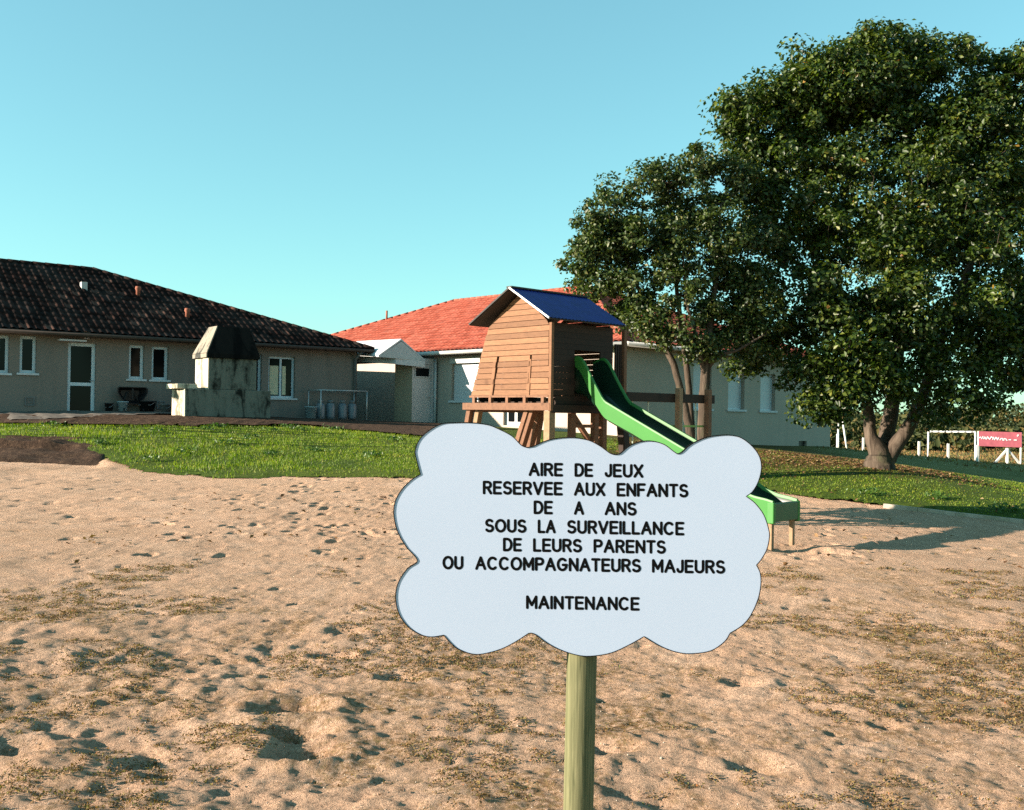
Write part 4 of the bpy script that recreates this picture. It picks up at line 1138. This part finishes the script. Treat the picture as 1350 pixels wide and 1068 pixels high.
def make_tree(name, label, base, limbs, blobs, n_cl, per, crad, lsize, mat, reject=.40, seed=1, gap=.8):
    global RNG
    RNG = np.random.default_rng(seed)
    t = thing(name, label, 'tree', tuple(base))
    bl = np.array([(*at(px, py, Yb), rp * Yb / F) for px, py, rp, Yb in blobs])
    vol = bl[:, 3] ** 1.9; prob = vol / vol.sum()
    cen = []
    while len(cen) < n_cl:
        i = RNG.choice(len(bl), p=prob); d = RNG.normal(size=3); d /= np.linalg.norm(d)
        r_ = bl[i, 3] * (RNG.uniform(.12, 1.0) ** .5) * RNG.choice((1, 1, 1, 1.14))
        p = bl[i, :3] + d * r_ * np.array((1, .9, 1))
        if (vnoise(p[0] * gap + p[1] * .63 * gap, p[2] * gap + p[1] * .4, 3 + seed) < reject): continue
        cen.append(p)
    cen = np.array(cen)
    nodes, radii = [], []
    mb = MB()
    for lim in limbs:
        P = [Vector(q[:3]) for q in lim]; rr = [q[3] for q in lim]
        pp, rs = [], []
        for i in range(len(P) - 1):
            for j in range(5):
                f = j / 5; pp.append(P[i].lerp(P[i + 1], f) + Vector(RNG.normal(size=3) * .035 * (rr[i] if i else 0))); rs.append(rr[i] * (1 - f) + rr[i + 1] * f)
        pp.append(P[-1]); rs.append(rr[-1])
        mb.tube(pp, rs, 12)
        for q, r_ in zip(pp[3:], rs[3:]): nodes.append(tuple(q)); radii.append(r_)
    mb.build('trunk', M['bark'], t, True)
    nodes = np.array(nodes); mb = MB()
    d0 = np.array([np.linalg.norm(nodes - c, axis=1).min() for c in cen])
    for ci in np.argsort(d0):
        c = cen[ci]; d = np.linalg.norm(nodes - c, axis=1) + np.maximum(0, nodes[:, 2] - c[2]) * 1.2
        k_ = int(np.argmin(d)); a_ = nodes[k_]; L = np.linalg.norm(c - a_)
        m1 = a_ * .66 + c * .34 + RNG.normal(size=3) * .08 * L + np.array((0, 0, .06 * L)); m2 = a_ * .3 + c * .7 + RNG.normal(size=3) * .06 * L
        r0_ = min(radii[k_] * .7, .012 + .028 * L); mb.tube([a_, m1, m2, c], [r0_, r0_ * .75, r0_ * .5, .005], 4, False)
        nodes = np.vstack([nodes, m1, m2, c]); radii += [r0_ * .75, r0_ * .5, .008]
    mb.build('branches', M['bark'], t, True)
    n = n_cl * per
    ci = np.repeat(np.arange(n_cl), per)
    cr_ = crad * RNG.uniform(.5, 1.4, n_cl)
    d = RNG.normal(size=(n, 3)); d /= np.linalg.norm(d, axis=1)[:, None]
    rad = cr_[ci] * RNG.uniform(0, 1, n) ** .45
    pos = cen[ci] + d * rad[:, None] * np.array((1, 1, .72))
    nr = d * .7 + np.array((0, 0, .55)) + RNG.normal(size=(n, 3)) * .55
    nr /= np.linalg.norm(nr, axis=1)[:, None]
    leaf_mesh('crown', pos, nr, lsize * RNG.uniform(.65, 1.3, n), mat, t)
    return t

ob_ = ghit(1160, 621)
def L_(pts, Y0): return [(*at(px, py, Yq), r_) for px, py, Yq, r_ in pts]
yb = ob_.y
bs = (ob_.x, ob_.y, ob_.z - .15)
oak_limbs = [
    [(bs[0] - .02, bs[1], bs[2], 0.44), (ob_.x - .02, yb, ob_.z + .10, 0.31), (*at(1160, 598, yb), 0.235), (*at(1148, 575, yb), 0.136), (*at(1145, 545, yb), 0.116), (*at(1138, 500, yb - .2), 0.102), (*at(1115, 440, yb - .3), 0.082), (*at(1085, 360, yb - .4), 0.054), (*at(1050, 270, yb - .3), 0.034)],
    [(bs[0] + .05, bs[1] + .08, bs[2], 0.18), (*at(1164, 604, yb + .05), 0.17), (*at(1168, 580, yb + .3), 0.17), (*at(1175, 545, yb + .5), 0.163), (*at(1182, 480, yb + .6), 0.143), (*at(1190, 390, yb + .5), 0.116), (*at(1200, 280, yb + .4), 0.082), (*at(1195, 170, yb + .3), 0.041)],
    [(bs[0] + .1, bs[1], bs[2], 0.22), (*at(1168, 607, yb), 0.19), (*at(1181, 588, yb - .08), 0.165), (*at(1203, 555, yb - .2), 0.136), (*at(1218, 520, yb - .3), 0.122), (*at(1240, 450, yb - .3), 0.102), (*at(1275, 360, yb - .2), 0.075), (*at(1310, 250, yb), 0.041)],
    [(*at(1182, 470, yb + .6), 0.102), (*at(1130, 400, yb + .9), 0.075), (*at(1040, 340, yb + .5), 0.048), (*at(1000, 260, yb), 0.027)],
    [(*at(1230, 480, yb - .3), 0.095), (*at(1300, 420, yb + .3), 0.075), (*at(1380, 350, yb + .8), 0.048)],
    [(*at(1145, 520, yb - .1), 0.054), (*at(1115, 510, yb - .9), 0.041), (*at(1085, 520, yb - 1.4), 0.020)],
    [(*at(1205, 550, yb - .2), 0.054), (*at(1240, 530, yb - 1.0), 0.034), (*at(1280, 520, yb - 1.2), 0.020)],
]
yo = yb - 21
oak_blobs = [(a_, b_, c_, d_ + yo) for a_, b_, c_, d_ in [
    (1215, 105, 62, 21.5), (1150, 100, 55, 21), (1285, 115, 62, 22), (1090, 145, 62, 21), (1018, 170, 52, 20.5), (1355, 120, 70, 22), (1420, 200, 90, 22), (975, 155, 26, 20.5),
    (1050, 250, 82, 20.5), (1170, 230, 100, 20), (1290, 240, 100, 21), (1390, 300, 95, 22), (1000, 250, 40, 20.3),
    (1025, 350, 66, 20.5), (1120, 350, 95, 19.5), (1240, 360, 105, 19.5), (1350, 390, 90, 21),
    (1090, 440, 75, 19.5), (1180, 450, 75, 19.5), (1270, 455, 60, 20.3), (1105, 520, 36, 19), (1150, 500, 42, 19), (1215, 505, 48, 19.3), (1255, 535, 36, 19.6), (1290, 520, 26, 19.8), (1020, 440, 45, 20.3), (985, 470, 30, 20.2), (1345, 480, 42, 21), (1080, 535, 24, 19),
    (1120, 100, 55, 21), (1110, 150, 60, 20.6), (1165, 170, 70, 20.7), (1240, 180, 72, 20.8), (998, 165, 50, 20.4), (1035, 150, 52, 20.4), (1075, 120, 50, 20.6), (1000, 215, 48, 20.2), (970, 160, 26, 20.3), (1325, 100, 50, 21), (1365, 98, 50, 21.2), (1300, 150, 60, 21), (1180, 130, 60, 22), (1150, 140, 60, 20.6), (1085, 105, 48, 20.8), (1140, 82, 42, 21), (1045, 128, 46, 20.6), (1180, 72, 34, 21), (1240, 80, 40, 21.5), (985, 200, 40, 20.4), (975, 300, 34, 20.3), (1105, 185, 70, 20.6), (1330, 430, 62, 20.6), (1312, 478, 34, 20.4), (1375, 470, 45, 21), (1070, 500, 34, 19.2), (1130, 470, 55, 18.9), (1200, 330, 110, 23), (1300, 220, 110, 23.5), (1100, 240, 95, 23.2)]]
make_tree('oak_tree', 'tall broad oak with a forked trunk standing right of the sign', bs, oak_limbs, oak_blobs, 1640, 122, .40, .106, M['oak_leaf'], .25, 5, 1.9)

sy = 19.3
sb = at(928, 600, sy); sb.z = z1(sb.x, sb.y) - .15
sm_limbs = [
    [(sb.x - .10, sb.y, sb.z, 0.112), (*at(908, 560, sy), 0.081), (*at(899, 520, sy), 0.070), (*at(888, 480, sy), 0.066), (*at(872, 448, sy), 0.059), (*at(850, 400, sy), 0.042), (*at(825, 340, sy), 0.025), (*at(805, 290, sy), 0.014)],
    [(sb.x, sb.y + .15, sb.z, 0.105), (*at(911, 560, sy + .3), 0.070), (*at(908, 510, sy + .4), 0.063), (*at(902, 455, sy + .4), 0.059), (*at(893, 390, sy + .3), 0.042), (*at(885, 300, sy), 0.025), (*at(880, 230, sy), 0.014)],
    [(sb.x + .05, sb.y - .05, sb.z, 0.133), (*at(926, 570, sy - .1), 0.105), (*at(928, 520, sy - .1), 0.098), (*at(931, 480, sy - .1), 0.091), (*at(935, 440, sy - .1), 0.070), (*at(945, 360, sy), 0.042), (*at(950, 270, sy), 0.021)],
    [(*at(932, 485, sy - .1), 0.056), (*at(948, 468, sy - .2), 0.042), (*at(972, 462, sy - .3), 0.028), (*at(1010, 440, sy - .3), 0.014)],
    [(*at(929, 500, sy - .1), 0.049), (*at(922, 460, sy - .3), 0.042), (*at(905, 400, sy - .5), 0.028), (*at(900, 330, sy - .5), 0.014)],
]
sm_blobs = [(a_, b_, c_, sy + d_) for a_, b_, c_, d_ in [
    (905, 235, 44, 0), (860, 250, 46, 0), (815, 285, 46, 0), (770, 305, 32, -.2), (762, 345, 24, -.2), (805, 325, 44, 0), (950, 245, 48, .3), (790, 350, 44, 0), (850, 330, 62, -.3), (920, 320, 66, 0), (985, 330, 50, .3), (960, 400, 60, .2), (880, 395, 58, -.5), (825, 395, 38, -.2), (790, 400, 22, -.2), (930, 440, 42, -.3), (1000, 430, 46, .2), (865, 435, 24, -.4), (900, 300, 50, .9), (840, 410, 25, 0)]]
make_tree('slender_tree', 'smaller tree with three thin trunks behind the swing beam', sb, sm_limbs, sm_blobs, 500, 105, .28, .084, M['ash_leaf'], .37, 8, 2.3)

# ------------------------------------------------------------------ grass, weeds, dry tufts, leaves
def blades(name, xy, z, h, wdt, mat, lean=.5, seed=2):
    rg = np.random.default_rng(seed); n = len(xy)
    a = rg.uniform(0, 2 * np.pi, n); ux, uy = np.cos(a), np.sin(a); b = rg.uniform(0, 2 * np.pi, n); ln = rg.uniform(0, lean, n) * h
    base = np.stack([xy[:, 0], xy[:, 1], z - .01], -1)
    wv = np.stack([ux * wdt, uy * wdt, 0 * ux], -1); tip = base + np.stack([np.cos(b) * ln, np.sin(b) * ln, h], -1)
    V = np.stack([base - wv, base + wv, tip], 1).reshape(-1, 3)
    return tag(link(name, np_mesh(name, V, np.arange(3 * n).reshape(-1, 3), mat)), kind='stuff')
rg = np.random.default_rng(21)
n = 330000
gxx, gyy = rg.uniform(-17.5, 15, n), rg.uniform(14, 31, n)
sp_y = np.interp(gxx, [p[0] for p in SOILY], [p[1] for p in SOILY])
ok = (gyy > edge(gxx) - .06) & ((gyy < sp_y + .25 * rg.random(n)) | (gxx > 2.0))
ok &= ~((gxx > 2) & (gyy > 28.5 + .3 * (gxx - 3.4)))
ok &= rg.random(n) > .70 * litter(gxx, gyy)
ok &= rg.random(n) > .75 * sstep(23, 30, gyy) * (gxx > 2)
ok &= (np.abs(gxx) < gyy * .56 + .8)
ok &= rg.random(n) < .12 + .88 * sstep(-.05, .75, gyy - edge(gxx) + .5 * (vnoise(gxx * 2.2, gyy * 2.2, 71) - .5))
ok &= rg.random(n) < .35 + .65 * sstep(.30, .5, vnoise(gxx * .9, gyy * 1.3, 73))
xy = np.stack([gxx, gyy], -1)[ok]
tuft = .5 + 1.0 * vnoise(xy[:, 0] * 1.6, xy[:, 1] * 1.6, 15) * vnoise(xy[:, 0] * .5, xy[:, 1] * .5, 19)
hgt = rg.uniform(.025, .065, len(xy)) * tuft * (1 + .6 * (xy[:, 0] < 1))
blades('grass', xy, zl(xy[:, 0], xy[:, 1]), hgt, rg.uniform(.006, .012, len(xy)), M['blade'], .9, 4)

n = 60000                                       # rough dry grass of the field beyond
fx, fy = rg.uniform(8, 60, n), rg.uniform(28, 110, n)
ok = (fx < fy * .57 + 1) & (fy > 38) & ~((fx < 14) & (fy > fx + 26.4))
xy = np.stack([fx, fy], -1)[ok]; far_h = rg.uniform(.03, .10, len(xy)) * (1 + xy[:, 1] / 120)
blades('field_grass', xy, zl(xy[:, 0], xy[:, 1]), far_h, .012 + xy[:, 1] * .0006, M['dry'], .8, 6)

# low dry moss and dead grass creeping over the sand: thousands of crumbs plus a few blades
def mossy(dx, dy):
    ns_ = fbm(dx, dy * 1.25, 1.15, 61, 5, .62) + .5
    cover = np.where(dx < .1, .9, .42) * np.interp(dy, [3.2, 5.5, 7.5, 9.5], [1, .85, .45, .0]) + .75 * sstep(1.3, 2.6, dx) * np.interp(dy, [4.5, 5.5, 8.0, 10], [.2, 1, .8, 0])
    return sstep(.575, .675, ns_ + .20 * np.clip(cover, 0, 1))
n = 700000
dx, dy = rg.uniform(-6, 7, n), 3.2 + rg.random(n) ** 1.5 * 7.0
fl2 = fbm(dx, dy, 12, 67, 2) + .5
ok = (rg.random(n) < mossy(dx, dy)) & (fl2 > .47) & (np.abs(dx) < dy * .56 + .3)
dx, dy = dx[ok], dy[ok]; n = len(dx)
sz = rg.uniform(.006, .017, n) * (1 + .06 * (dy - 4))
cen = np.stack([dx, dy, zg(dx, dy) + sz * rg.uniform(.1, .9, n)], -1)
nr = rg.normal(size=cen.shape) + np.array((-.2, -.2, .5)); nr /= np.linalg.norm(nr, axis=1)[:, None]
RNG = np.random.default_rng(5)
tag(leaf_mesh('dry_moss', cen, nr, sz, M['dry'], aspect=.5), kind='stuff')
q = rg.random(n) < .06
xy = np.stack([dx, dy], -1)[q]
blades('dry_grass', xy, zg(xy[:, 0], xy[:, 1]), rg.uniform(.010, .030, len(xy)), rg.uniform(.0015, .003, len(xy)), M['dry'], 2.0, 8)

# weeds: broad leaf rosettes on the lawn
cx, cy = [], []
for px, py in [(1232, 662), (1332, 678), (1318, 680), (1145, 658), (200, 612), (205, 575), (270, 572), (360, 574), (395, 572), (440, 570), (355, 604), (300, 590), (490, 606), (130, 590), (240, 600), (415, 600), (330, 583), (520, 585), (70, 566), (285, 568), (380, 568)]:
    p = ghit(px, py); m = 46
    cx.append(rg.normal(p.x, .13, m)); cy.append(rg.normal(p.y, .10, m))
cx, cy = np.concatenate(cx), np.concatenate(cy)
cen = np.stack([cx, cy, zl(cx, cy) + rg.uniform(.02, .11, len(cx))], -1)
nr = rg.normal(size=cen.shape) * .5 + np.array((-.2, -.3, .8)); nr /= np.linalg.norm(nr, axis=1)[:, None]
tag(leaf_mesh('weeds', cen, nr, rg.uniform(.05, .10, len(cx)), M['weed']), kind='stuff')

# fallen leaves
n = 26000
lx_, ly_ = rg.uniform(1.5, 13, n), rg.uniform(15, 28, n)
ok = (rg.random(n) < litter(lx_, ly_) * .9 + .02) & (ly_ > edge(lx_))
n3 = 700; sx_, sy_ = rg.uniform(-5, 6, n3), 3.5 + rg.random(n3) ** 1.3 * 13
cxy = np.concatenate([np.stack([lx_, ly_], -1)[ok], np.stack([sx_, sy_], -1)])
zz = np.where(cxy[:, 1] > edge(cxy[:, 0]), zl(cxy[:, 0], cxy[:, 1]), zg(cxy[:, 0], cxy[:, 1])) + .015
cen = np.concatenate([cxy, zz[:, None]], -1); nr = rg.normal(size=cen.shape) * .35 + np.array((0, 0, 1)); nr /= np.linalg.norm(nr, axis=1)[:, None]
sz = np.where(cxy[:, 1] < 10, .022, .07) * rg.uniform(.6, 1.3, len(cxy))
tag(leaf_mesh('fallen_leaves', cen, nr, sz, M['dead_leaf']), kind='stuff')

# grit: small stones on the sand
n = 9000
sx_, sy_ = rg.uniform(-5, 6, n), 3.4 + rg.random(n) ** 1.8 * 9
r_ = (.0022 + .004 * rg.random(n) ** 3) * (1 + .5 * (rg.random(n) > .985))
dirs = np.array([(1, 0, 0), (0, 1, 0), (-1, 0, 0), (0, -1, 0), (0, 0, 1), (0, 0, -1)], float)
P = np.stack([sx_, sy_, zg(sx_, sy_) + r_ * .3], -1)
V = (P[:, None] + dirs[None] * r_[:, None, None] * rg.uniform(.6, 1.3, (n, 6, 1))).reshape(-1, 3)
of = np.array([(0, 1, 4), (1, 2, 4), (2, 3, 4), (3, 0, 4), (1, 0, 5), (2, 1, 5), (3, 2, 5), (0, 3, 5)])
tag(link('gravel', np_mesh('gravel', V, (np.arange(n)[:, None, None] * 6 + of[None]).reshape(-1, 3), M['stone'])), kind='stuff')

# ------------------------------------------------------------------ field edge at the right: white posts, goal, banner, far wood
def gpost(px, pyb, Yp, hpx, label, wd=.11):
    p = at(px, pyb, Yp); z = z1(p.x, p.y); h_ = hpx * Yp / F
    mb = MB(); mb.box(Vector((p.x - wd / 2, p.y - wd / 2, z - .2)), (wd, 0, 0), (0, wd, 0), (0, 0, h_ + .2 + (p.z - z)))
    o = mb.build('boundary_post', M['post_white'], None, bevel=.015)
    return tag(o, label, 'post', 'white posts along the field')
for px, pyb, Yp, hp, lb in [(1104, 590, 60, 18, 'white boundary post nearest the cream house corner'), (1138, 593, 58, 16, 'white boundary post just left of the oak trunk'),
                            (1211.5, 599, 55, 17, 'white boundary post just right of the oak trunk'), (1250, 605, 52, 20, 'white boundary post alone in the middle of the goal'),
                            (1288, 610, 50, 23, 'white boundary post beside the left edge of the red banner')]:
    gpost(px, pyb, Yp, hp, lb)
# braced post under the banner
p = at(1328, 612, 50); zb0 = z1(p.x, p.y); bp = thing('braced_post', 'white post with two slanting braces below the red banner', 'post', (p.x, p.y, zb0), 'white posts along the field')
tp_ = at(1328, 591, 50)
mb = MB(); mb.bar((p.x, p.y, zb0 - .2), tp_, .12, .12); mb.build('post', M['post_white'], bp)
for px in (1310, 1346):
    q = at(px, 611, 50); mb = MB(); mb.bar((q.x, q.y, min(q.z, z1(q.x, q.y) + .05) - .05), tp_ - up * .05, .09, .09); mb.build('brace', M['post_white'], bp)
# small goal of taped tube
gy_ = 54.0
gl = at(1223.5, 600, gy_); gr = at(1286, 609, gy_ - 3); gt = at(1224, 569, gy_); gt2 = at(1286, 569.5, gy_ - 3)
go = thing('goal', 'white tube goal frame on the field behind the posts', 'goal', (gl.x, gl.y, z1(gl.x, gl.y)))
for a_, b_ in ((gl, gt), (gr, gt2)):
    mb = MB(); mb.tube([Vector((a_.x, a_.y, z1(a_.x, a_.y) - .1)), b_], .05, 8); mb.build('upright', M['tape'], go, True)
mb = MB(); mb.tube([gt, gt2], .05, 8); mb.build('crossbar', M['tape'], go, True)
for i in range(7):
    q = gt.lerp(gt2, (i + .5) / 7); q2 = gt.lerp(gt2, (i + .8) / 7); mb = MB(); mb.tube([q, q2], .054, 8); mb.build('stripe', M['grille'], go, True)
# leaning poles near the house corner
for px0, px1, lb in ((1105.5, 1105, 'thin upright pale pole standing behind the cream house corner'), (1118, 1111, 'thin leaning pale pole just right of the upright one')):
    a_, b_ = at(px0, 592, 56), at(px1, 556, 56); mb = MB(); mb.tube([Vector((a_.x, a_.y, z1(a_.x, a_.y) - .1)), b_], .05, 6)
    tag(mb.build('field_pole', M['tape'], None, True), lb, 'pole', 'thin poles by the field')
# red banner with white marks
yn = 50.6
bl_, br_, bt_ = at(1290, 588, yn), at(1347, 590, yn - 1.0), at(1290, 568.5, yn)
bn = thing('banner', 'faded red banner with a line of white marks at the field edge', 'banner', tuple(bl_))
ex = br_ - bl_; ey = bt_ - bl_; nb_ = ex.cross(ey).normalized()
mb = MB(); mb.box(bl_, ex, ey, nb_ * -.02); mb.build('panel', M['banner'], bn)
mb = MB()
def mk(u0, v0, u1, v1, w_=.045): mb.bar(bl_ + ex * u0 + ey * v0 + nb_ * .012, bl_ + ex * u1 + ey * v1 + nb_ * .012, .02, w_, ey)
for u0, v0, u1, v1 in [(.02, .55, .06, .62), (.07, .48, .11, .66), (.12, .48, .15, .64), (.15, .64, .17, .48), (.18, .46, .22, .66), (.22, .62, .25, .5), (.26, .46, .30, .66), (.29, .66, .33, .60), (.33, .46, .36, .64),
                       (.37, .44, .41, .64), (.41, .64, .44, .5), (.44, .44, .48, .62), (.48, .62, .45, .54), (.50, .44, .54, .58), (.55, .58, .60, .42), (.56, .42, .62, .58), (.63, .56, .67, .42), (.70, .49, .76, .49), (.82, .48, .89, .48), (.89, .78, .93, .78), (.90, .72, .92, .86)]: mk(u0, v0, u1, v1)
mb.build('marking', M['white'], bn)
for f_ in (.0, .98):
    q = bl_ + ex * f_ + nb_ * -.08; mb = MB(); mb.tube([Vector((q.x, q.y, z1(q.x, q.y) - .1)), q + ey], .05, 8); mb.build('pole', M['tape'], bn, True)

# far hedge and wood beyond the field: one mass of foliage
RNG = np.random.default_rng(77)
cs = []
for i in range(520):
    x_ = RNG.uniform(20, 120); y_ = RNG.uniform(95, 135); hmax = 1.7 + 1.2 * vnoise(np.array([x_ * .07]), np.array([1.5]), 3)[0] + 1.3 * sstep(44, 58, x_)
    cs.append((x_, y_, -.6 + RNG.uniform(.0, 1) ** .7 * hmax, RNG.uniform(.9, 2.0)))
for i in range(170):                                # nearer scrub
    x_ = RNG.uniform(16, 60); y_ = RNG.uniform(68, 84); cs.append((x_, y_, -.6 + RNG.uniform(0, 1.3), RNG.uniform(.4, .9)))
cs = np.array(cs); per = 70
ci = np.repeat(np.arange(len(cs)), per); d = RNG.normal(size=(len(ci), 3)); d /= np.linalg.norm(d, axis=1)[:, None]
pos = cs[ci, :3] + d * (cs[ci, 3] * RNG.uniform(0, 1, len(ci)) ** .4)[:, None]
nr = d + RNG.normal(size=d.shape) * .5; nr /= np.linalg.norm(nr, axis=1)[:, None]
tag(leaf_mesh('far_wood', pos, nr, RNG.uniform(.3, .7, len(ci)), M['wood_far']), kind='stuff')
